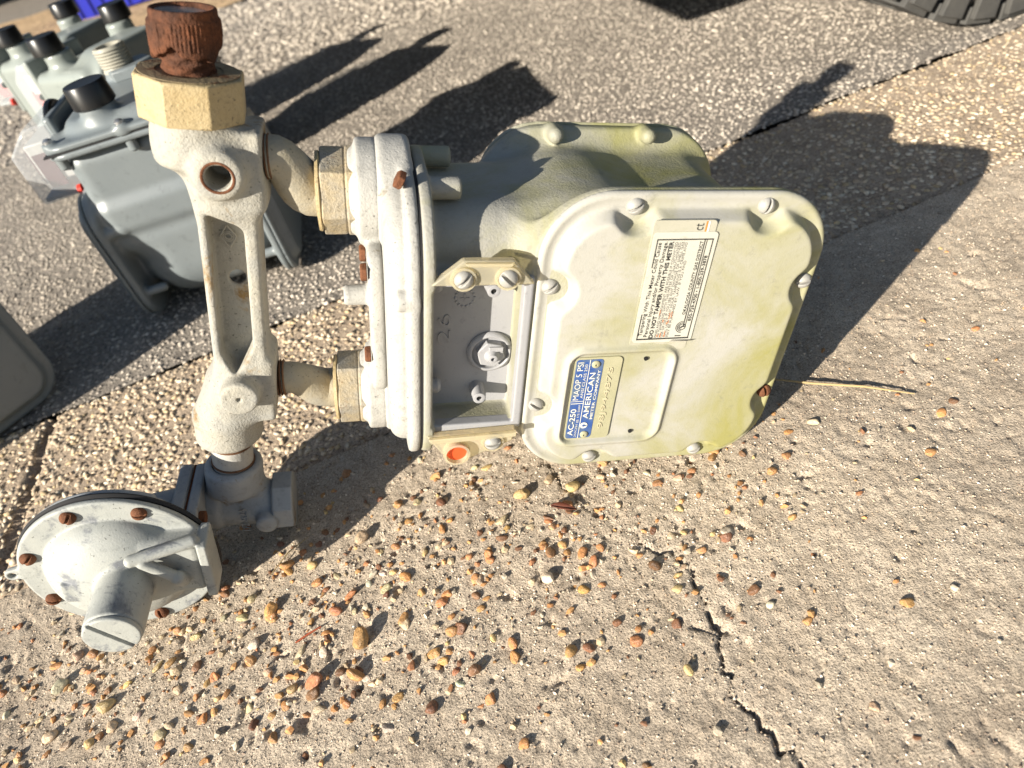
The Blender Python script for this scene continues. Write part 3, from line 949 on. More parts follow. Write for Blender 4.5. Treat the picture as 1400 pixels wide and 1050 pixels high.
# name plate (x -0.077..-0.040, z -0.081..-0.001)
YP = -0.0126
pl = flat(meter, 'name_plate', -0.0772, -0.0402, -0.0808, -0.0012, YP, M['plate'], 0.0016, 0.004)
pl['label'] = 'blue and brass coloured name plate'
px0, pw, pz0, ph = -0.0772, 0.0370, -0.0808, 0.0796
PXF = lambda a: px0 + pw * a
PZF = lambda a: pz0 + ph * a
flat(pl, 'blue_field', PXF(0.03), PXF(0.60), PZF(0.02), PZF(0.98), YP - 0.0003, M['blueplate'], 0.0003, 0.0025)
yl = YP - 0.0006
text(pl, 'AC-250', PXF(0.06), PXF(0.185), PZF(0.06), PZF(0.40), yl, M['platelet'], 0.012)
text(pl, 'MAOP 5 PSI', PXF(0.06), PXF(0.185), PZF(0.51), PZF(0.955), yl, M['platelet'], 0.0)
text(pl, '250CFH @ 1/2 DIFF', PXF(0.215), PXF(0.275), PZF(0.04), PZF(0.45), yl, M['platelet'])
text(pl, 'ANSI CLASS 250', PXF(0.215), PXF(0.275), PZF(0.53), PZF(0.93), yl, M['platelet'])
text(pl, 'AMERICAN', PXF(0.345), PXF(0.465), PZF(0.27), PZF(0.83), yl, M['platelet'], 0.008)
text(pl, 'METER COMPANY', PXF(0.505), PXF(0.565), PZF(0.26), PZF(0.86), yl, M['platelet'], 0.01)
text(pl, '98J944875', PXF(0.72), PXF(0.86), PZF(0.13), PZF(0.88), yl + 0.0002, M['embossed'], 0.0, 0.03)
flat(pl, 'dividing_line', PXF(0.305), PXF(0.318), PZF(0.02), PZF(0.98), yl, M['platelet'], 0.0002)
flat(pl, 'dividing_line', PXF(0.04), PXF(0.30), PZF(0.462), PZF(0.470), yl, M['platelet'], 0.0002)
flat(pl, 'dividing_line', PXF(0.04), PXF(0.30), PZF(0.490), PZF(0.496), yl, M['platelet'], 0.0002)
mb = MB()
mb.lathe((PXF(0.40), yl, PZF(0.185)), (0, -1, 0), [(0, 0.0030), (0.0002, 0.0030)], 24)
part('round_emblem', mb, M['platelet'], pl)
mb = MB()
mb.lathe((PXF(0.395), yl - 0.0003, PZF(0.185)), (0, -1, 0), [(0, 0.0013), (0.0002, 0.0013)], 5)
mb.box((PXF(0.41), yl - 0.0005, PZF(0.178)), (PXF(0.455), yl - 0.0003, PZF(0.192)))
part('emblem_mark', mb, M['blueplate'], pl)
for a, b in ((0.44, 0.065), (0.44, 0.925)):
    mb = MB()
    mb.lathe((PXF(a), YP - 0.0004, PZF(b)), (0, -1, 0), [(-0.001, 0.0034), (0.0006, 0.0032), (0.0014, 0.0022), (0.0015, 0.0010), (0.0003, 0.0009)], 20)
    part('rivet', mb, M['plate'], pl)
for (x, z) in ((-0.0216, -0.0048), (-0.0213, -0.0765)):
    mb = MB()
    mb.lathe((x, -0.0124, z), (0, 1, 0), [(-0.0003, 0.0017), (0.001, 0.0015)], 14)
    part('pin_hole_shade', mb, M['hole'], cov)  # flat black disc, the hole's inner shade given as colour

# stickers
YS = -0.0134
old = flat(meter, 'old_sticker', -0.0375, 0.0075, 0.0035, 0.1068, YS + 0.0004, M['oldpaper'], 0.0012, 0.003)
text(old, 'ct', -0.0075, -0.0020, 0.0995, 0.1045, YS + 0.0002, M['ink'])
flat(old, 'orange_stripe', -0.0006, 0.0008, 0.0985, 0.1060, YS + 0.0001, M['inkorange'], 0.0002)
flat(old, 'white_stripe', 0.0008, 0.0022, 0.0985, 0.1060, YS + 0.0001, M['inkwhite'], 0.0002)
stk = flat(meter, 'warning_sticker', -0.0362, 0.0102, 0.0105, 0.0985, YS, M['paper'], 0.0008, 0.003)
stk['label'] = 'white warning sticker with black print'
sx0, sw, sz0, sh_ = -0.0362, 0.0464, 0.0105, 0.0880
SX = lambda a: sx0 + sw * a
SZ = lambda a: sz0 + sh_ * a
ys = YS - 0.0003
for (a0, a1, b0, b1) in ((0.060, 0.072, 0.03, 0.28), (0.060, 0.072, 0.70, 0.945), (0.060, 0.94, 0.935, 0.945), (0.060, 0.94, 0.03, 0.042), (0.925, 0.937, 0.03, 0.945), (0.80, 0.812, 0.15, 0.945), (0.835, 0.843, 0.15, 0.945), (0.70, 0.80, 0.055, 0.063)):
    flat(stk, 'printed_line', SX(a0), SX(a1), SZ(b0), SZ(b1), ys, M['ink'], 0.0002)
for s, a0, a1, b0, b1, bo, mt in (('Tampering With This Meter Could Cause', 0.075, 0.155, 0.07, 0.915, 0.004, 'ink'), ('Personal Injury and/or Property Damage.', 0.165, 0.245, 0.06, 0.925, 0.004, 'ink'),
        ('DO NOT TAMPER WITH THIS METER', 0.255, 0.325, 0.045, 0.925, 0.03, 'ink'),
        ('FINES AND IMPRISONMENT ARE POSSIBLE IF CONVICTED', 0.348, 0.388, 0.05, 0.92, 0.0, 'fadeink'), ('OF TAMPERING WITH THIS METER OR UNAUTHORIZED', 0.398, 0.438, 0.05, 0.915, 0.0, 'fadeink'),
        ('USE OF GAS. IF YOU SEE ANY DAMAGE OR SMELL GAS', 0.448, 0.488, 0.05, 0.92, 0.0, 'fadeink'), ('CALL US AT ANY HOUR. TAMPERING IS A CRIME AND', 0.498, 0.538, 0.05, 0.915, 0.0, 'fadeink'),
        ('MAY BE PUNISHED BY LAW. IF YOU FIND', 0.548, 0.588, 0.05, 0.76, 0.0, 'fadeink'),
        ('OKALOOSA COUNTY GAS DISTRICT', 0.735, 0.785, 0.265, 0.925, 0.012, 'ink'), ('850-729-4700 \u2022 1-800-239-3878', 0.855, 0.908, 0.20, 0.80, 0.015, 'ink')):
    text(stk, s, SX(a0), SX(a1), SZ(b0), SZ(b1), ys, M[mt], bo)
for i in range(9):
    a0 = random.uniform(0.34, 0.57)
    b0 = random.uniform(0.04, 0.28)
    flat(stk, 'ink_smudge', SX(a0), SX(a0 + 0.012), SZ(b0), SZ(b0 + random.uniform(0.02, 0.06)), ys + 0.0001, M['inkorange'], 0.0001)
def ring(parent, name, x, z, r0, r1, y, a0, a1, mat, n=28):
    vs, fs = [], []
    for i in range(n + 1):
        a = R(a0 + (a1 - a0) * i / n)
        for r in (r0, r1):
            for yy in (y, y + 0.0002):
                vs.append((x + r * math.cos(a), yy, z + r * math.sin(a)))
    for i in range(n):
        o = i * 4
        fs += [(o, o + 2, o + 6, o + 4), (o + 1, o + 5, o + 7, o + 3), (o, o + 4, o + 5, o + 1), (o + 2, o + 3, o + 7, o + 6)]
    return part(name, MB().add(vs, fs), mat, parent)
for r0, r1 in ((0.0022, 0.0027), (0.0034, 0.0038), (0.0046, 0.0050)):
    ring(stk, 'round_logo', SX(0.79), SZ(0.145), r0, r1, ys, 90 if r0 > 0.003 else 0, 270 if r0 > 0.003 else 360, M['ink'])
mb = MB().tube([(SX(0.76), ys, SZ(0.135)), (SX(0.785), ys, SZ(0.150)), (SX(0.82), ys, SZ(0.150))], 0.0005, 6)
part('logo_mark', mb, M['ink'], stk)
mb = MB().add([(SX(0.62), ys - 0.0002, SZ(0.0)), (SX(1.0), ys - 0.0002, SZ(0.0)), (SX(0.985), ys - 0.0030, SZ(0.022)), (SX(0.64), ys - 0.0008, SZ(0.022))], [(0, 1, 2, 3)])
part('peeled_corner', mb, M['paper'], stk)

# ---- index box interior
idx_o = bpy.data.objects.new('index_box', None)
box = MB()
yb = 0.0258
box.box((-0.1814, yb - 0.0006, -0.0664), (-0.1181, yb, 0.0554))
ib = part('index_box', box, M['index'], meter)
ib['label'] = 'open grey index compartment'
def lip_fn(p):
    X, Y, Z = p
    o = lohi(p, (-0.1872, -0.0020, -0.0735), (-0.1112, 0.008, 0.0612), 0.002)
    i = lohi(p, (-0.1812, -0.05, -0.0664), (-0.1183, 0.05, 0.0552), 0.0015)
    return smax(o, -i, 0.0008)
cast('rim', lip_fn, (-0.190, -0.005, -0.077), (-0.108, 0.011, 0.065), 0.0009, M['index'], ib)
for (x, z) in ((-0.1375, 0.0445), (-0.1435, -0.0505)):
    mb = MB()
    mb.lathe((x, yb, z), (0, -1, 0), [(0, 0.0062), (0.012, 0.0050), (0.0165, 0.0048), (0.0168, 0.0040), (0.0168, 0.0022), (0.012, 0.0018)], 24)
    part('screw_post', mb, M['index'], ib)
    mb = MB()
    mb.lathe((x, yb - 0.0150, z), (0, -1, 0), [(-0.001, 0.0020), (0.0006, 0.0019)], 12)
    part('post_hole_shade', mb, M['hole'], ib)  # black disc set in the post's recess, its shade given as colour
for z in (0.0490, -0.0385):
    part('locating_peg', MB().tube([(-0.1820, 0.014, z), (-0.1760, 0.014, z), (-0.1735, 0.0138, z)], [0.0060, 0.0060, 0.0040], 18), M['index'], ib)
def hexrec_fn(p):
    X, Y, Z = p
    r = np.sqrt((X + 0.1345) ** 2 + (Z + 0.0165) ** 2)
    d = slab(r - 0.0185, Y, 0.0205, 0.0275, 0.003)
    d = smax(d, -slab(r - 0.0140, Y, 0.0, 0.0245, 0.001), 0.0015)
    return d
cast('gland_ring', hexrec_fn, (-0.156, 0.017, -0.038), (-0.1185, 0.030, 0.005), 0.0008, M['index'], ib)
mb = MB()
mb.lathe((-0.1345, yb - 0.0006, -0.0165), (0, -1, 0), [(0, 0.0115), (0.0062, 0.0115), (0.0068, 0.0108)], 6, phase=0.3)
part('hex_nut', mb, M['index'], ib, 0.0004)
mb = MB()
mb.lathe((-0.1338, yb - 0.007, -0.0170), (0, -1, 0), [(0, 0.0062), (0.002, 0.0055), (0.0035, 0.0040), (0.0052, 0.0036), (0.0056, 0.0028), (0.0056, 0.0016), (0.002, 0.0014)], 24)
part('drive_shaft', mb, M['index'], ib)
mb = MB()
mb.box((-0.1365, yb - 0.0090, -0.0125), (-0.1255, yb - 0.0072, -0.0085))
part('drive_dog', mb, M['index'], ib, 0.0004)
text(ib, '26', -0.1750, -0.1655, -0.0080, 0.0175, yb - 0.0010, M['index'], 0.0, 0.06)
mb = MB()
for k in range(14):
    a = 2 * math.pi * k / 14
    mb.lathe((-0.1555 + 0.0070 * math.cos(a), yb - 0.0004, 0.0310 + 0.0070 * math.sin(a)), (0, -1, 0), [(0, 0.0013), (0.0008, 0.0010), (0.0012, 0.0004)], 8)
mb.box((-0.1590, yb - 0.0012, 0.0302), (-0.1520, yb - 0.0004, 0.0312))
mb.box((-0.1560, yb - 0.0012, 0.0275), (-0.1550, yb - 0.0004, 0.0345))
part('casting_date_stamp', mb, M['index'], ib)

# yellowed clear brackets
def trap(z0, z1, x00, x01, x10, x11):
    return [(x00, z0), (x01, z0), (x11, z1), (x10, z1)]
def bracket(poly, lab, y0=-0.0095, y1=-0.0025, hole_at=()):
    mb = MB()
    mb.prism(poly, 1, y0, y1)
    o = part('clear_bracket', mb, M['amber'], meter, 0.0012)
    o['label'] = lab
    return o
br = bracket([(-0.1840, 0.0600), (-0.1130, 0.0595), (-0.1285, 0.0775), (-0.1625, 0.0780)], 'yellowed clear plastic bracket above the index compartment')
part('raised_lip', MB().prism([(-0.1600, 0.0750), (-0.1310, 0.0745), (-0.1290, 0.0770), (-0.1620, 0.0775)], 1, -0.0125, -0.0096), M['amber'], br, 0.0006)
for x in (-0.1625, -0.1325):
    part('screw_socket', MB().lathe((x, -0.0096, 0.0655), (0, -1, 0), [(0, 0.0090), (0.0022, 0.0086), (0.0023, 0.0070), (0.0004, 0.0068)], 24), M['amber'], br)
    screw(br, (x, -0.0105, 0.0655), 0.75 if x < -0.15 else 2.3, SCREW_G, s=1.0)
bb = bracket([(-0.1860, -0.0715), (-0.1165, -0.0690), (-0.1185, -0.0800), (-0.1560, -0.0980), (-0.1690, -0.0975)], 'yellowed clear plastic bracket below the index compartment')
part('raised_lip', MB().prism([(-0.1850, -0.0712), (-0.1165, -0.0688), (-0.1165, -0.0735), (-0.1830, -0.0758)], 1, -0.0130, -0.0096), M['amber'], bb, 0.0006)
part('plug_socket', MB().lathe((-0.1630, -0.0090, -0.0865), (0, -1, 0), [(0, 0.0108), (0.0060, 0.0104), (0.0062, 0.0084), (0.001, 0.0080)], 28), M['amber'], bb)
part('seal_plug', MB().lathe((-0.1630, -0.0095, -0.0865), (0, -1, 0), [(0, 0.0079), (0.0022, 0.0079)], 28), M['orange'], bb, label='red-orange seal plug')
part('screw_socket', MB().lathe((-0.1345, -0.0090, -0.0795), (0, -1, 0), [(0, 0.0092), (0.0026, 0.0088), (0.0027, 0.0072), (0.0004, 0.0070)], 24), M['amber'], bb)
screw(bb, (-0.1345, -0.0105, -0.0795), 1.4, SCREW_G)

# ---- cap
def midcap_fn(p):
    X, Y, Z = p
    fl = slab(rrect(Y, Z, 0.071, 0, 0.079, 0.116, 0.055), X, -0.1985, -0.1902, 0.0015)
    dm = slab(rrect(Y, Z, 0.071, 0, 0.071, 0.107, 0.052), X, -0.2130, -0.19, 0.0075)
    d = smin(fl, dm, 0.002)
    for (y, z) in ((0.108, 0.106), (0.0, 0.045), (0.108, -0.106)):
        d = smin(d, scyl(p, 0, (y, z), 0.0080, -0.2065, -0.190, 0.0010), 0.0015)
    for z in (0.088, -0.088):
        d = smin(d, scyl(p, 0, (0.085, z), 0.040, -0.215, -0.19, 0.003), 0.004)
    return d
cp = cast('cap', midcap_fn, (-0.222, -0.016, -0.134), (-0.187, 0.158, 0.134), 0.0015, M['cap'], meter)
mb = MB()
fl = []
for q, (cy, cz) in enumerate(((0.095, 0.061), (0.047, 0.061), (0.047, -0.061), (0.095, -0.061))):
    fl += [(cy + 0.0535 * math.cos(R(90 * q + 9 * i)), cz + 0.0535 * math.sin(R(90 * q + 9 * i))) for i in range(11)]
part('cap_gasket', mb.prism(fl, 0, -0.1903, -0.1884), M['gasket'], meter)
def top_fn(p):
    X, Y, Z = p
    d = slab(rrect(Y, Z, 0.080, 0, 0.050, 0.062, 0.02), X, -0.2240, -0.2130, 0.002)
    for z in (0.088, -0.088):
        d = smin(d, scyl(p, 0, (0.085, z), 0.0375, -0.2290, -0.2130, 0.0015), 0.006)
        d = smin(d, scyl(p, 0, (0.085, z), 0.030, -0.2340, -0.2130, 0.0015), 0.006)
    d = smin(d, scyl(p, 0, (0.050, 0.022), 0.0075, -0.2420, -0.2130, 0.001), 0.003)
    return d
tp = cast('top_plate', top_fn, (-0.246, 0.024, -0.132), (-0.2105, 0.136, 0.132), 0.0014, M['cap'], meter)
for (x, y, z, a) in ((-0.2020, 0.045, -0.104, 0.8),):
    if True:
        screw(cp, (x - 0.003, y, z), a, SCREW_R, '-X', 1.05, 'bolt')
for (x, y, z) in ((-0.2245, 0.036, 0.048), (-0.2245, 0.070, 0.046), (-0.2245, 0.036, -0.022)):
    mb = MB().lathe((x, y, z), (-1, 0, 0), [(0, 0.0068), (0.0040, 0.0066), (0.0048, 0.0055)], 6, phase=0.2)
    part('bolt', mb, M['rusthead'], tp, 0.0006)
mb = MB().lathe((-0.1985, 0.030, 0.1165), (-1, 0, 0.5), [(0, 0.0066), (0.0045, 0.0064), (0.005, 0.005)], 6)
part('bolt', mb, M['rusthead'], cp, 0.0006)

# ---- swivel nuts and elbows
def nut(parent, a, d, prof, n, mat, name, phase=0.0, bevel=0.0012):
    return part(name, MB().lathe(a, d, prof, n, phase=phase), mat, parent, bevel, 25)
BAR_PORT = {1: ((-0.2885, 0.075, 0.1165), 0.088), -1: ((-0.2995, 0.075, -0.0680), -0.088)}
for s in (1, -1):
    (bx, by, bz), mz = BAR_PORT[s]
    nt_ = nut(meter, (-0.2240, 0.085, mz), (-1, 0, 0), [(0, 0.0265), (0.0012, 0.0318), (0.0110, 0.0318), (0.0118, 0.0300), (0.0126, 0.0312), (0.0285, 0.0312), (0.0298, 0.0240)], 6, M['collar'], 'swivel_nut', 0.25 if s > 0 else 0.6)
    part('nut_collar', MB().lathe((-0.2525, 0.085, mz), (-1, 0, 0), [(0, 0.0262), (0.0014, 0.0282), (0.0034, 0.0278), (0.0042, 0.0205)], 40), M['cream'], nt_)
    pts = []
    A = Vector((bx + 0.002, by, bz))
    B = Vector((-0.250, 0.085, mz))
    n = 14
    for i in range(n + 1):
        t = i / n
        u_ = min(1, max(0, (t - 0.12) / 0.62))
        e = u_ * u_ * (3 - 2 * u_)
        pts.append((A.x + (B.x - A.x) * t, A.y + (B.y - A.y) * e, A.z + (B.z - A.z) * e))
    rad = [(0.0143 if s > 0 else 0.0132) + 0.0034 * min(1, max(0, (i / n - 0.25) / 0.3)) for i in range(n + 1)]
    el = part('swivel_elbow', MB().tube(pts, rad, 36), M['elbow'], meter)
    mb = MB()
    for k in range(4):
        mb.lathe((bx - 0.004 + k * 0.0024, by, bz), (1, 0, 0), [(0, 0.0142), (0.0008, 0.0154), (0.0016, 0.0142)], 32)
    part('thread', mb, M['thread'], el)

# ---- meter bar casting (axis leans 4 degrees from Z)
def axx(z):
    return -0.328 + 0.0705 * (z - 0.138)
YB = 0.075
def bar_fn(p):
    X, Y, Z = p
    U = X - axx(Z)
    q = (U, Y, Z)
    neck = scyl(q, 2, (0.0, YB), 0.0245, 0.118, 0.1500, 0.002)
    elb = scap(q, (0.0, YB, 0.128), (0.018, YB, 0.098), 0.0245, 0.019)
    blk = lohi(q, (0.006, YB - 0.020, 0.086), (0.0415, YB + 0.020, 0.1375), 0.003)
    bar = lohi(q, (-0.0035, YB - 0.018, -0.075), (0.0365, YB + 0.018, 0.100), 0.004)
    d = smin(neck, elb, 0.015)
    d = smin(d, blk, 0.012)
    d = smin(d, bar, 0.016)
    bulb = scap(q, (0.006, YB, -0.072), (0.0, YB, -0.097), 0.021, 0.0255)
    lblk = lohi(q, (0.006, YB - 0.0195, -0.0985), (0.0405, YB + 0.0195, -0.0400), 0.003)
    d = smin(d, bulb, 0.02)
    d = smin(d, lblk, 0.012)
    d = smin(d, scyl(q, 2, (0, YB), 0.0275, -0.1255, -0.0960, 0.0025), 0.006)
    top = 0.082 - 0.55 * (U - 0.008)
    web = smax(lohi(q, (0.0030, -0.1, -0.20), (0.0265, YB - 0.001, 0.2), 0.0015), Z - top, 0.006)
    bot = -0.048 + 1.5 * np.abs(U - 0.013)
    web = smax(web, bot - Z, 0.006)
    d = smax(d, -web, 0.0025)
    backw = lohi(q, (0.0055, YB + 0.003, -0.045), (0.0265, 0.2, 0.080), 0.0015)
    d = smax(d, -backw, 0.005)
    d = smin(d, scyl(q, 1, (0.0155, 0.1135), 0.0165, 0.0420, 0.075, 0.003), 0.007)
    d = smax(d, -scyl(q, 1, (0.0155, 0.1135), 0.0082, 0.0, 0.072, 0.0005), 0.001)
    d = smin(d, scyl(q, 1, (0.0155, -0.0620), 0.0150, 0.0385, 0.075, 0.0018), 0.004)
    d = smax(d, -scyl(q, 1, (0.0155, -0.0615), 0.0019, 0.0, 0.0415, 0.0005), 0.0008)
    d = smax(d, -scyl(q, 1, (0.0175, 0.0260), 0.0058, 0.0, 0.2, 0.0005), 0.001)
    return d
bar = cast('meter_bar', bar_fn, (-0.385, 0.034, -0.132), (-0.278, 0.106, 0.154), 0.00125, M['bar'], meter)
# embossed diamond emblem on the web
mb = MB()
ex, ez = -0.3195, 0.0600
dm = [(ex - 0.0055, ez), (ex, ez + 0.0085), (ex + 0.0055, ez), (ex, ez - 0.0085)]
for a, b in zip(dm, dm[1:] + dm[:1]):
    mb.tube([(a[0], 0.0718, a[1]), (b[0], 0.0718, b[1])], 0.0006, 6)
for r in (0.0022, 0.0036):
    mb.tube([(ex + r * math.cos(2 * math.pi * k / 16), 0.0718, ez + r * math.sin(2 * math.pi * k / 16)) for k in range(17)], 0.0005, 6)
part('diamond_emblem', mb, M['bar'], bar)
ri = MB().tube([(axx(0.1135) + 0.0155 + 0.0098 * math.cos(2 * math.pi * k / 36), 0.0424, 0.1135 + 0.0098 * math.sin(2 * math.pi * k / 36)) for k in range(37)], 0.0010, 8)
part('rusty_hole_rim', ri, M['rusthead'], bar)

# union nut and rusted nipple on top
ad = Vector((0.0705, 0, 1)).normalized()
def axp(z):
    return (axx(z), YB, z)
un_ = part('union_nut', MB().lathe(axp(0.1425), ad, [(0, 0.0262), (0.0004, 0.0325), (0.0010, 0.0335), (0.0262, 0.0335), (0.0270, 0.0322), (0.0271, 0.0215), (0.020, 0.021)], 8, phase=0.45), M['cream'], meter, 0.0008, 25)
part('rust_stain', MB().lathe(axp(0.1698), ad, [(0, 0.0300), (0.0003, 0.0298), (0.0004, 0.0200), (0.0, 0.0199)], 40), M['stain'], un_)
def nip_fn(p):
    X, Y, Z = p
    U = X - axx(Z)
    an = np.arctan2(Y - YB, U)
    r = np.sqrt(U ** 2 + (Y - YB) ** 2)
    w = 0.0006 * np.sin(an * 56)
    rag = 0.1812 + 0.0030 * np.sin(an * 3 + 1) + 0.0015 * np.sin(an * 7 + 2.0) + 0.0010 * np.sin(an * 13)
    slv = smax(r - (0.0208 + w * ((Z > 0.184) & (Z < 0.199))), np.maximum(rag - Z, Z - 0.2000), 0.002)
    slv = np.maximum(slv, 0.0148 - r)
    pipe = smax(r - (0.0152 + 0.0012 * np.sin(an * 5) * np.sin(Z * 900)), np.maximum(0.160 - Z, Z - 0.2045), 0.0015)
    lip = slab(np.abs(r - 0.0178) - 0.0016, Z, 0.198, 0.2055, 0.001)
    d = smin(slv, pipe, 0.002)
    d = smin(d, lip, 0.001)
    d = smax(d, -smax(r - 0.0152, 0.2010 - Z, 0.0005), 0.0005)
    return d
npl = cast('rusted_nipple', nip_fn, (-0.350, 0.050, 0.160), (-0.298, 0.100, 0.210), 0.0009, M['rust'], meter, 'rusted threaded pipe nipple on top')
cap_top = MB().lathe(axp(0.2016), ad, [(0, 0.0158), (0.0012, 0.0156)], 32)
part('end_disc', cap_top, plain('bright_metal', (0.62, 0.63, 0.65), 0.25, 0.7), npl)

# lower nipple
ln = part('pipe_nipple', MB().lathe(axp(-0.172), ad, [(0, 0.0172), (0.052, 0.0172)], 36), M['cap'], meter)
for z, rr_ in ((-0.1330, 0.0180), (-0.1540, 0.0182)):
    part('rust_ring', MB().lathe(axp(z - 0.0012), ad, [(0, 0.0173), (0.0004, rr_), (0.0016, rr_), (0.0022, 0.0173)], 36), M['thread'], ln)

# tee fitting
TZ = -0.2090
def tee_fn(p):
    X, Y, Z = p
    U = X - axx(Z)
    q = (U, Y, Z)
    hub = scyl(q, 2, (0, YB), 0.0248, -0.1860, -0.1560, 0.003)
    hub = smax(hub, -scyl(q, 2, (0, YB), 0.0178, -0.1700, -0.10, 0.0005), 0.001)
    br_ = scap(p, (-0.385, YB, TZ), (-0.327, YB, TZ), 0.0200)
    d = smin(hub, br_, 0.014)
    d = smin(d, scyl(p, 0, (YB, TZ), 0.0225, -0.378, -0.366, 0.002), 0.004)
    d = smin(d, scyl(p, 1, (-0.3250, TZ - 0.002), 0.0098, 0.0445, 0.075, 0.002), 0.004)
    return d
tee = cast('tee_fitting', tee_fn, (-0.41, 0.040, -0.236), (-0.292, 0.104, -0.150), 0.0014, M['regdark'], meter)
part('plug', MB().lathe((-0.3200, YB, TZ), (1, 0, 0), [(0, 0.0250), (0.0015, 0.0275), (0.0175, 0.0275), (0.0185, 0.0262)], 8, phase=0.39), M['regdark'], tee, 0.0012, 25)
for k, (xa, xb) in enumerate(((-0.3850, -0.3760), (-0.3985, -0.3875))):
    def fl_fn(p, xa=xa, xb=xb):
        X, Y, Z = p
        return slab(rrect(Y, Z, YB - 0.012, TZ + 0.002, 0.036, 0.0345, 0.010), X, xa, xb, 0.001)
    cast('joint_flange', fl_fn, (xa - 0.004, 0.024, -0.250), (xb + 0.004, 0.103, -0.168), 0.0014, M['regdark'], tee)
part('flange_gasket', MB().prism([(0.030, -0.238), (0.096, -0.238), (0.096, -0.1765), (0.030, -0.1765)], 0, -0.3876, -0.3849), M['rusthead'], tee)
for (y, z) in ((0.036, -0.184), (0.036, -0.232)):
    part('bolt', MB().lathe((-0.3762, y, z), (1, 0, 0), [(0, 0.0062), (0.005, 0.0060), (0.0058, 0.005)], 6), M['rusthead'], tee, 0.0005)
text(tee, '1/2-B24', -0.3485, -0.3415, TZ - 0.016, TZ + 0.012, 0.0545, M['regdark'], 0.0, 0.05)

# ---- regulator
RC = (-0.436, 0.012, -0.2035)
reg = None
def reg_back_fn(p):
    X, Y, Z = p
    r = np.sqrt((X - RC[0]) ** 2 + (Z - RC[2]) ** 2)
    fl = slab(r - 0.0745, Y, 0.0170, 0.0235, 0.0015)
    t = np.clip((Y - 0.0235) / 0.030, 0, 1)
    bowl = smax(r - (0.062 - 0.030 * t * t), np.maximum(0.020 - Y, Y - 0.0535), 0.006)
    body = scap(p, (-0.440, 0.060, TZ), (-0.395, YB - 0.004, TZ), 0.0225)
    d = smin(fl, bowl, 0.008)
    d = smin(d, body, 0.018)
    return smax(d, X + 0.3990, 0.001)
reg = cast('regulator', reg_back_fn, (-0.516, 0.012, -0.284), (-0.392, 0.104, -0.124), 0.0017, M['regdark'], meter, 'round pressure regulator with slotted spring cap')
part('diaphragm_gasket', MB().lathe((RC[0], 0.0128, RC[2]), (0, 1, 0), [(0, 0.0755), (0.0020, 0.0768), (0.0044, 0.0755)], 72), M['gasket'], reg)
TX, TZ2 = -0.4260, -0.1985
def reg_front_fn(p):
    X, Y, Z = p
    r = np.sqrt((X - RC[0]) ** 2 + (Z - RC[2]) ** 2)
    fl = slab(r - 0.0750, Y, 0.0070, 0.0128, 0.0012)
    dome = np.sqrt((X - RC[0]) ** 2 + ((Y - 0.011) * 1.75) ** 2 + (Z - RC[2]) ** 2) - 0.0565
    dome = np.maximum(dome * 0.7, Y - 0.0125)
    d = smin(fl, dome, 0.0012)
    d = smin(d, scyl(p, 1, (TX, TZ2), 0.0213, -0.0600, 0.0, 0.0010), 0.004)
    d = smin(d, slab(rrect(X, Z, -0.4645, -0.2020, 0.0088, 0.0105, 0.002), Y, -0.0175, 0.005, 0.001), 0.001)
    d = smin(d, scap(p, (-0.4160, -0.0185, -0.1690), (-0.3720, -0.0080, -0.1640), 0.0050), 0.0015)
    d = smin(d, scap(p, (-0.4080, -0.0190, -0.1720), (-0.3860, -0.0190, -0.1930), 0.0046), 0.001)
    d = smin(d, scap(p, (-0.3860, -0.0190, -0.1930), (-0.3850, -0.0130, -0.2030), 0.0058), 0.001)
    arm = lohi(p, (-0.4150, -0.0100, -0.2250), (-0.3680, 0.0115, -0.1640), 0.007)
    d = smin(d, arm, 0.004)
    face = lohi(p, (-0.3690, -0.0150, -0.2260), (-0.3610, 0.0130, -0.1650), 0.0015)
    d = smin(d, face, 0.0012)
    eye = np.maximum(scap(p, (-0.503, 0.0099, -0.199), (-0.5165, 0.0099, -0.2025), 0.0060), np.abs(Y - 0.0099) - 0.0026)
    eye = smax(eye, -(np.sqrt((X + 0.5165) ** 2 + (Z + 0.2025) ** 2) - 0.0030), 0.0005)
    return smin(d, eye, 0.002)
rf = cast('bonnet', reg_front_fn, (-0.527, -0.066, -0.284), (-0.356, 0.018, -0.122), 0.0010, M['reg'], reg)
def capend_fn(p):
    X, Y, Z = p
    d = scyl(p, 1, (TX, TZ2), 0.0205, -0.0640, -0.0595, 0.001)
    c, s = math.cos(0.72), math.sin(0.72)
    u = (X - TX) * c + (Z - TZ2) * s
    return smax(d, -np.maximum(np.abs(u) - 0.0017, Y + 0.0618), 0.0004)
ce = cast('spring_cap', capend_fn, (-0.450, -0.067, -0.222), (-0.402, -0.056, -0.175), 0.0008, M['reg'], reg)
for i, (x, z) in enumerate(((-0.458, -0.1448), (-0.4082, -0.1405), (-0.3773, -0.1755), (-0.496, -0.1838), (-0.501, -0.2372), (-0.418, -0.2658), (-0.462, -0.267))):
    dx, dz = x - RC[0], z - RC[2]
    k = 0.0665 / math.hypot(dx, dz)
    o = screw(rf, (RC[0] + dx * k, 0.0062, RC[2] + dz * k), 0.5 + i * 1.1, SCREW_G if i == 2 else SCREW_R, s=0.88)
OFF[0] = None

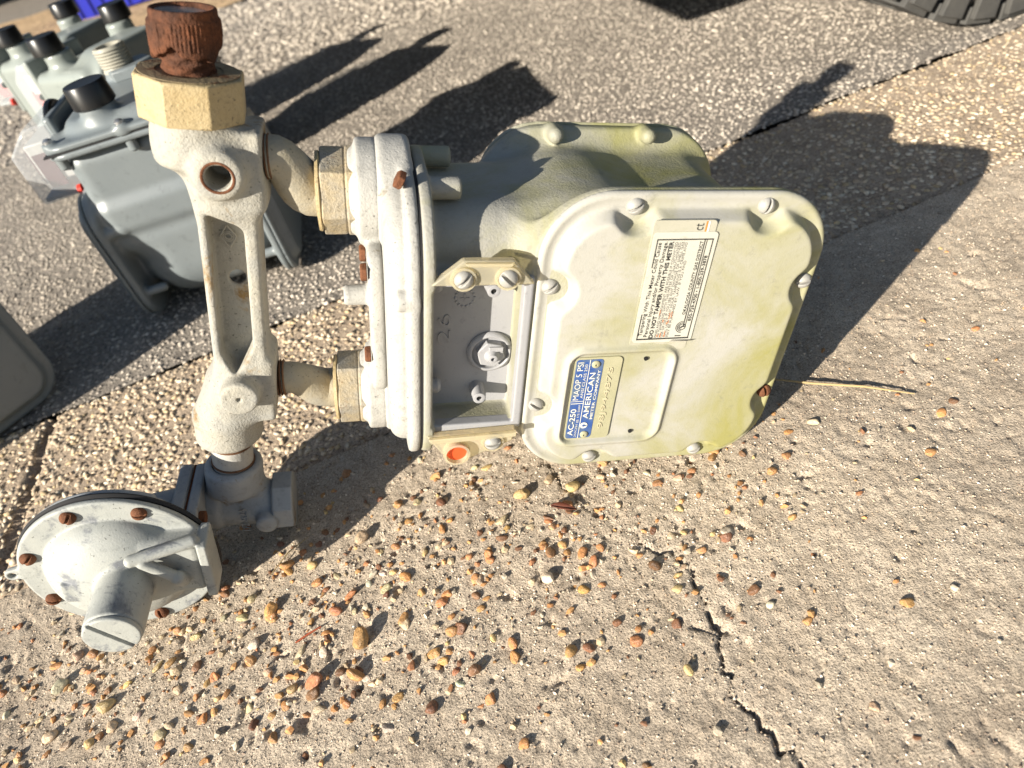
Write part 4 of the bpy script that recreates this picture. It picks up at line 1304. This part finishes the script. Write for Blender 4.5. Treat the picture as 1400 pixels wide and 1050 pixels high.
# ================================================================ GREY METERS (frame: faces -X, width along Y, Z up, base at 0)
def grey_meter(name, mat, label, loc, rot, near, lens, dials, boxy=False):
    root = empty(name, Matrix.Translation(Vector(loc)) @ Matrix.Rotation(rot, 4, 'Z'))
    tag(root, label, 'gas meter', 'grey gas meters standing on the asphalt')
    d = 0.0034 if not near else 0.0024
    def body(p):
        X, Y, Z = p
        if boxy:
            dd = lohi(p, (-0.072, -0.108, 0.0), (0.072, 0.108, 0.262), 0.016)
            dd = smin(dd, slab(rrect(Y, Z, 0, 0.150, 0.100, 0.130, 0.06), X, 0.02, 0.092, 0.006), 0.012)
            for y in (-0.070, 0.070):
                dd = smin(dd, scyl(p, 2, (-0.02, y), 0.0235, 0.25, 0.288, 0.002), 0.012)
            return dd
        up = lohi(p, (-0.092, -0.106, 0.10), (0.092, 0.106, 0.252), 0.022)
        lo = scap(p, (-0.04, -0.04, 0.095), (-0.04, 0.04, 0.095), 0.088)
        low = lohi(p, (-0.092, -0.108, 0.006), (0.092, 0.108, 0.150), 0.062)
        low = smax(low, np.abs(X) - 0.095, 0.01)
        dd = smin(up, low, 0.02)
        ridge = lohi(p, (-0.085, -0.112, 0.135), (0.085, 0.112, 0.180), 0.012)
        dd = smin(dd, ridge, 0.01)
        for s in (-1, 1):
            fl_ = slab(rrect(Y, Z, 0, 0.096, 0.116, 0.096, 0.045), X * s, 0.096, 0.106, 0.002)
            dd = smin(dd, fl_, 0.022)
            for (y, z) in ((-0.106, 0.142), (-0.100, 0.045), (0.106, 0.142), (0.100, 0.045)):
                dd = smin(dd, scap(p, (s * 0.098, y, z), (s * 0.072, y, z), 0.0065), 0.005)
        return smin(dd, slab(rrect(X, Y, 0, 0, 0.104, 0.121, 0.03), Z, 0.248, 0.256, 0.0015), 0.003)
    b = cast('body', body, (-0.115, -0.130, -0.004), (0.115, 0.130, 0.295), d, mat, root)
    if not boxy:
        for s in (-1, 1):
            def cover(p, s=s):
                X, Y, Z = p
                o = rrect(Y, Z, 0, 0.096, 0.117, 0.0955, 0.045)
                t = np.clip((-o - 0.010) / 0.012, 0, 1)
                return smax(smax((X * s - 0.112 - 0.012 * t * t * (3 - 2 * t)) * 0.8, o, 0.003), 0.1065 - X * s, 0.001)
            cast('diaphragm_cover', cover, (0.10 if s > 0 else -0.130, -0.124, -0.004), (0.130 if s > 0 else -0.10, 0.124, 0.198), d, mat, root)
            part('cover_gasket', MB().prism([(-0.112, 0.04), (-0.075, 0.003), (0.075, 0.003), (0.112, 0.04), (0.112, 0.15), (0.075, 0.188), (-0.075, 0.188), (-0.112, 0.15)], 0, 0.1055 * s - 0.001, 0.1055 * s + 0.0015), M['gasket'], root)
        def lid(p):
            X, Y, Z = p
            dd = slab(rrect(X, Y, 0, 0, 0.104, 0.121, 0.03), Z, 0.2575, 0.266, 0.002)
            dm_ = smax(rrect(X, Y, 0.0, 0, 0.080, 0.100, 0.045), Z - 0.279, 0.014)
            dd = smin(dd, np.maximum(dm_, 0.26 - Z), 0.012)
            for y in (-0.078, 0.078):
                dd = smin(dd, scyl(p, 2, (-0.025, y), 0.0225, 0.262, 0.291, 0.002), 0.008)
            for (x, y) in ((-0.092, -0.103), (0.0, -0.113), (0.092, -0.103), (-0.092, 0.103), (0.0, 0.113), (0.092, 0.103)):
                dd = smin(dd, scyl(p, 2, (x, y), 0.0085, 0.256, 0.269, 0.001), 0.005)
            return dd
        ld = cast('lid', lid, (-0.112, -0.130, 0.254), (0.112, 0.130, 0.296), d, mat, root)
        for (x, y) in ((-0.092, -0.103), (0.0, -0.113), (0.092, -0.103), (-0.092, 0.103), (0.0, 0.113), (0.092, 0.103)):
            part('bolt', MB().lathe((x, y, 0.268), (0, 0, 1), [(0, 0.0062), (0.004, 0.0058), (0.006, 0.003)], 12), M['greybolt'], ld)
            part('bolt_post', MB().lathe((x * 0.99, y * 0.985, 0.250), (0, 0, -1), [(0, 0.0070), (0.014, 0.0064), (0.0165, 0.004)], 16), mat, b)
        part('lid_gasket', MB().box((-0.1015, -0.1185, 0.2556), (0.1015, 0.1185, 0.2578)), M['gasket'], root)
    part('black_cap', MB().lathe((-0.025, -0.078, 0.290), (0, 0, 1), [(-0.002, 0.0235), (0.000, 0.0262), (0.024, 0.0250), (0.0258, 0.0238), (0.026, 0.018)], 36), M['black'], root)
    mb = MB()
    prof = [(-0.001, 0.0225)]
    for k in range(6):
        prof += [(0.004 + k * 0.004, 0.0205), (0.006 + k * 0.004, 0.0222)]
    prof += [(0.030, 0.0200), (0.030, 0.0160), (0.010, 0.0155)]
    if near:
        part('threaded_port', mb.lathe((-0.025, 0.078, 0.290), (0, 0, 1), prof, 36), M['stub'], root)
        part('port_hex', MB().lathe((-0.012, 0.078, 0.279), (0, 0, 1), [(0, 0.036), (0.012, 0.036), (0.014, 0.033)], 6), mat, root, 0.001)
    else:
        part('black_cap', MB().lathe((-0.025, 0.078, 0.290), (0, 0, 1), [(-0.002, 0.0235), (0.000, 0.0262), (0.024, 0.0250), (0.0258, 0.0238), (0.026, 0.018)], 36), M['black'], root)
    # index housing on the front (-X)
    ix = part('index_back_plate', MB().box((-0.104, -0.058, 0.170), (-0.092, 0.058, 0.286)), mat, root, 0.004)
    part('index_arch', MB().tube([(-0.106, -0.036 + 0.072 * k / 12, 0.272 + 0.016 * math.sin(math.pi * k / 12)) for k in range(13)], 0.006, 10), M['black'], ix)
    body_i = MB().box((-0.152, -0.040, 0.206), (-0.104, 0.040, 0.258))
    part('index_register', body_i, M['white'], ix, 0.002)
    if dials:
        part('register_panel', MB().box((-0.1545, -0.042, 0.206), (-0.1522, 0.030, 0.230)), M['redpale'], ix)
        part('register_panel', MB().box((-0.1545, -0.030, 0.234), (-0.1522, 0.010, 0.256)), M['teal'], ix)
        part('register_side', MB().box((-0.150, -0.0425, 0.200), (-0.106, -0.0405, 0.226)), M['redpale'], ix)
    else:
        part('register_panel', MB().box((-0.1560, -0.034, 0.205), (-0.1522, 0.034, 0.250)), M['maroon'], ix)
        part('register_side', MB().box((-0.148, -0.0425, 0.200), (-0.126, -0.0405, 0.245)), M['maroon'], ix)
    gl = [(-0.104, 0.186), (-0.165, 0.184), (-0.168, 0.190), (-0.168, 0.252), (-0.136, 0.279), (-0.104, 0.281)]
    part('cover_base', MB().box((-0.162, -0.050, 0.187), (-0.105, 0.050, 0.192)), mat, ix)
    part('clear_index_cover', MB().prism([(q[0], q[1]) for q in gl], 1, -0.052, 0.052), M['clear'], ix, 0.003)
    for y in (-0.056, 0.056):
        part('red_seal', MB().lathe((-0.108, y, 0.192), (-1, 0.0, 0), [(0, 0.0072), (0.005, 0.0070), (0.0062, 0.005)], 20), M['red'], ix)
        part('cover_screw', MB().lathe((-0.106, y, 0.225), (-1, 0, 0), [(0, 0.006), (0.003, 0.0056), (0.0036, 0.004)], 16), M['greybolt'], ix)
    if boxy:
        ix.location = (0.024, -0.046, 0.0)
    return root

GM1 = grey_meter('grey_gas_meter', M['grey'], 'grey gas meter behind the meter bar with black cap and one bare threaded port', (-0.366, 1.050, 0.0), R(2), True, None, False)
GM2 = grey_meter('grey_gas_meter', M['greylight'], 'pale grey gas meter with red and teal index register behind the nearest grey meter', (-0.519, 1.459, 0.0), R(-36), False, None, True, True)
lb = part('tag_label', MB().box((0.0918, -0.07, 0.205), (0.0926, -0.02, 0.232)), M['paper'], GM2)
GM3 = copy_tree(GM2)
GM3.location = (-0.672, 1.685, 0.0)
GM3.rotation_euler.z = R(-28)
GM3['label'] = 'farthest grey gas meter in the row, mostly hidden, below the blue crate'
GM0 = copy_tree(GM1)
GM0.location = (-0.735, 0.840, 0.0)
GM0.rotation_euler.z = R(-45)
GM0['label'] = 'grey gas meter cut off by the left edge of the photo, in its own shade'

# ================================================================ BLUE CRATE
cx0, cy0 = -1.24, 4.05
cr_ = empty('blue_crate', Matrix.Translation((cx0, cy0, 0.0)) @ Matrix.Rotation(R(4), 4, 'Z'))
tag(cr_, 'small bright blue plastic crate on the sandy verge', 'crate')
for nm, lo_, hi_ in (('side_wall', (-0.20, -0.15, 0.0), (0.20, -0.142, 0.20)), ('side_wall', (-0.20, 0.142, 0.0), (0.20, 0.15, 0.20)), ('end_wall', (-0.20, -0.142, 0.0), (-0.192, 0.142, 0.20)), ('end_wall', (0.192, -0.142, 0.0), (0.20, 0.142, 0.20)), ('floor_panel', (-0.192, -0.142, 0.0), (0.192, 0.142, 0.008))):
    part(nm, MB().box(lo_, hi_), M['blue'], cr_, 0.002)
part('rim', MB().tube([(-0.205, -0.155, 0.2), (0.205, -0.155, 0.2), (0.205, 0.155, 0.2), (-0.205, 0.155, 0.2), (-0.205, -0.155, 0.2)], 0.008, 8), M['blue'], cr_)
for k in range(7):
    part('rib', MB().box((-0.17 + k * 0.055, -0.157, 0.01), (-0.16 + k * 0.055, -0.150, 0.19)), M['blue'], cr_)

# ================================================================ VEHICLES
TR, TW = 0.365, 0.245
def wheel(parent, x, y, side):
    w = bpy.data.objects.new('wheel', None)
    COL.objects.link(w)
    w.parent = parent
    w.location = (x, y, TR)
    prof = [(-TW / 2 + 0.02, 0.205), (-TW / 2, 0.235), (-TW / 2 - 0.006, 0.285), (-TW / 2 + 0.004, 0.325), (-TW / 2 + 0.022, 0.350), (-TW / 2 + 0.05, 0.357), (0, 0.3585), (TW / 2 - 0.05, 0.357), (TW / 2 - 0.022, 0.350), (TW / 2 - 0.004, 0.325), (TW / 2 + 0.006, 0.285), (TW / 2, 0.235), (TW / 2 - 0.02, 0.205)]
    ty = part('tyre', MB().lathe((0, 0, 0), (0, 1, 0), prof, 96), M['tyre'], w)
    mb = MB()
    def blk(a0, a1, y0, y1, r0, r1, skew=0.0):
        vs = []
        for (a, yy) in ((a0, y0), (a1, y0), (a1 + skew, y1), (a0 + skew, y1)):
            for r_ in (r0, r1):
                vs.append((r_ * math.sin(a), yy, r_ * math.cos(a)))
        mb.add(vs, [(0, 2, 4, 6), (1, 7, 5, 3), (0, 1, 3, 2), (2, 3, 5, 4), (4, 5, 7, 6), (6, 7, 1, 0)])
    n = 34
    for k in range(n):
        a = 2 * math.pi * k / n
        da = 2 * math.pi / n
        for s in (-1, 1):
            ex_ = 0.010 if k % 2 else 0.0
            blk(a, a + da * 0.72, s * (TW / 2 - 0.052), s * (TW / 2 - 0.004), 0.340, TR, s * 0.03)
            blk(a + 0.03 * s + 0.004, a + 0.03 * s + da * 0.66, s * (TW / 2 - 0.006), s * (TW / 2 + 0.0045), 0.305 - ex_, 0.356)
            blk(a + da * 0.4, a + da * 1.12, s * 0.012, s * 0.062, 0.345, TR, s * 0.035)
        blk(a + da * 0.1, a + da * 0.7, -0.009, 0.009, 0.345, TR - 0.001)
    part('tread', mb, M['tyre'], w, 0.0015)
    part('rim', MB().lathe((0, side * (TW / 2 - 0.05), 0), (0, side, 0), [(0, 0.08), (0.010, 0.19), (0.045, 0.205), (0.048, 0.222), (0.040, 0.224)], 48), M['rim'], w)
    for k in range(6):
        a = 2 * math.pi * k / 6
        part('spoke', MB().tube([(0, side * (TW / 2 - 0.03), 0), (0.2 * math.sin(a), side * (TW / 2 - 0.012), 0.2 * math.cos(a))], [0.04, 0.026], 8), M['rim'], w)
    return w

def truck(name, mat, loc, rz, label):
    root = empty(name, Matrix.Translation(Vector(loc)) @ Matrix.Rotation(rz, 4, 'Z'))
    tag(root, label, 'pickup truck')
    # frame: front at x=0, nose towards -X, near side at y=0, 1.85 wide, origin on the ground
    sideline = [(0.0, 0.36), (0.10, 0.30), (0.42, 0.32)]
    def arch(cx, r):
        return [(cx - r * math.cos(R(a)), 0.36 + r * math.sin(R(a)) * 0.95) for a in range(0, 181, 15)]
    prof = [(-0.34, 0.66), (-0.33, 0.46), (-0.19, 0.375), (0.44, 0.36)] + arch(0.90, 0.44) + [(1.36, 0.37), (3.19, 0.37)] + arch(3.65, 0.44) + [(4.2, 0.40), (4.75, 0.45), (4.80, 0.95), (4.80, 1.08), (2.95, 1.10), (1.55, 1.08), (0.25, 1.00), (-0.29, 0.88)]
    mb = MB()
    mb.prism(prof, 1, 0.03, 1.82)
    part('body', mb, mat, root, 0.03)
    cab = [(1.30, 1.08), (2.00, 1.62), (2.85, 1.64), (3.05, 1.09)]
    part('cab', MB().prism(cab, 1, 0.12, 1.73), mat, root, 0.05)
    for y in (0.116, 1.726):
        part('side_window', MB().prism([(1.52, 1.14), (2.04, 1.56), (2.78, 1.58), (2.92, 1.14)], 1, y, y + 0.008), M['black'], root)
    part('windscreen', MB().add([(1.27, 0.22, 1.09), (1.27, 1.63, 1.09), (1.96, 1.56, 1.61), (1.96, 0.29, 1.61)], [(0, 1, 2, 3)]), M['black'], root)
    part('bumper', MB().tube([(-0.22, 0.06, 0.55), (-0.36, 0.14, 0.55), (-0.40, 0.5, 0.55), (-0.40, 1.35, 0.55), (-0.36, 1.71, 0.55), (-0.22, 1.79, 0.55)], 0.075, 12), M['black'], root)
    for y in (0.20, 1.45):
        part('headlight', MB().box((-0.36, y, 0.68), (-0.25, y + 0.22, 0.82)), M['white'], root, 0.02)
    part('underbody', MB().box((0.45, 0.38, 0.31), (4.5, 1.47, 0.40)), M['black'], root, 0.02)
    part('door', MB().box((1.62, 0.022, 0.42), (2.62, 0.032, 1.05)), mat, root, 0.006)
    for x in (0.90, 3.65):
        wheel(root, x, 0.135, -1)
        wheel(root, x, 1.715, 1)
    return root
T1 = truck('pickup_truck', M['carpaint'], (0.06, 0.965, 0.0), R(6), 'truck with chunky all-terrain tyre on the asphalt, cut off at the top right')
T2 = truck('parked_truck', M['carblack'], (-4.6, 5.2, 0.0), R(7), 'black parked vehicle beyond the sandy verge at the top left')

# ================================================================ LITTER
def stick(name, pts, r, mat, label, cat):
    P = []
    for (x, y, dz) in pts:
        P.append((x, y, float(slab_z(np.array([x]), np.array([y]), np.array([y - SH * x]))[0]) + r + dz))
    o = link(name, MB().mesh(name) if False else MB().tube(P, [r * 0.7] + [r] * (len(P) - 2) + [r * 0.5], 8).mesh(name), mat)
    return tag(o, label, cat)
stick('straw_stem', [(0.2356, 0.4681, 0.003), (0.2671, 0.4446, 0.004), (0.305, 0.424, 0.003), (0.3389, 0.401, 0.001)], 0.0011, M['straw'], 'thin dry straw stem on the concrete right of the meter cover', 'straw')
stick('red_twig', [(-0.2329, 0.3415, 0.0015), (-0.222, 0.3458, 0.002), (-0.2109, 0.3493, 0.0015)], 0.0010, M['twig'], 'short reddish twig among the pebbles', 'twig')
stick('straw_stem', [(-0.5764, 0.5165, 0.001), (-0.5564, 0.5255, 0.002), (-0.5347, 0.5305, 0.004), (-0.527, 0.534, 0.006)], 0.0007, M['straw'], 'fine straw stem touching the left side of the regulator', 'straw')
stick('straw_stem', [(-0.26, 0.418, 0.002), (-0.243, 0.437, 0.004), (-0.225, 0.449, 0.002)], 0.0006, M['straw'], 'curved dry straw in the shadow beside the tee fitting', 'straw')
vs = []
for k in range(9):
    t = k / 8
    w = 0.0042 * math.sin(math.pi * min(1, t * 0.93 + 0.05))
    for s in (-1, 0, 1):
        vs.append((0.0015 + 0.0204 * t, 0.3966 - 0.0119 * t + s * w, 0.0042 + 0.002 * abs(s) + 0.002 * math.sin(3 * t)))
fs = []
for k in range(8):
    for j in range(2):
        fs.append((k * 3 + j, k * 3 + j + 1, k * 3 + j + 4, k * 3 + j + 3))
lf = link('dead_leaf', MB().add(vs, fs).mesh('dead_leaf'), M['leaf'])
so = lf.modifiers.new('solid', 'SOLIDIFY')
so.thickness = 0.0005
tag(lf, 'small dark red dead leaf below the pale yellow pebbles', 'leaf')
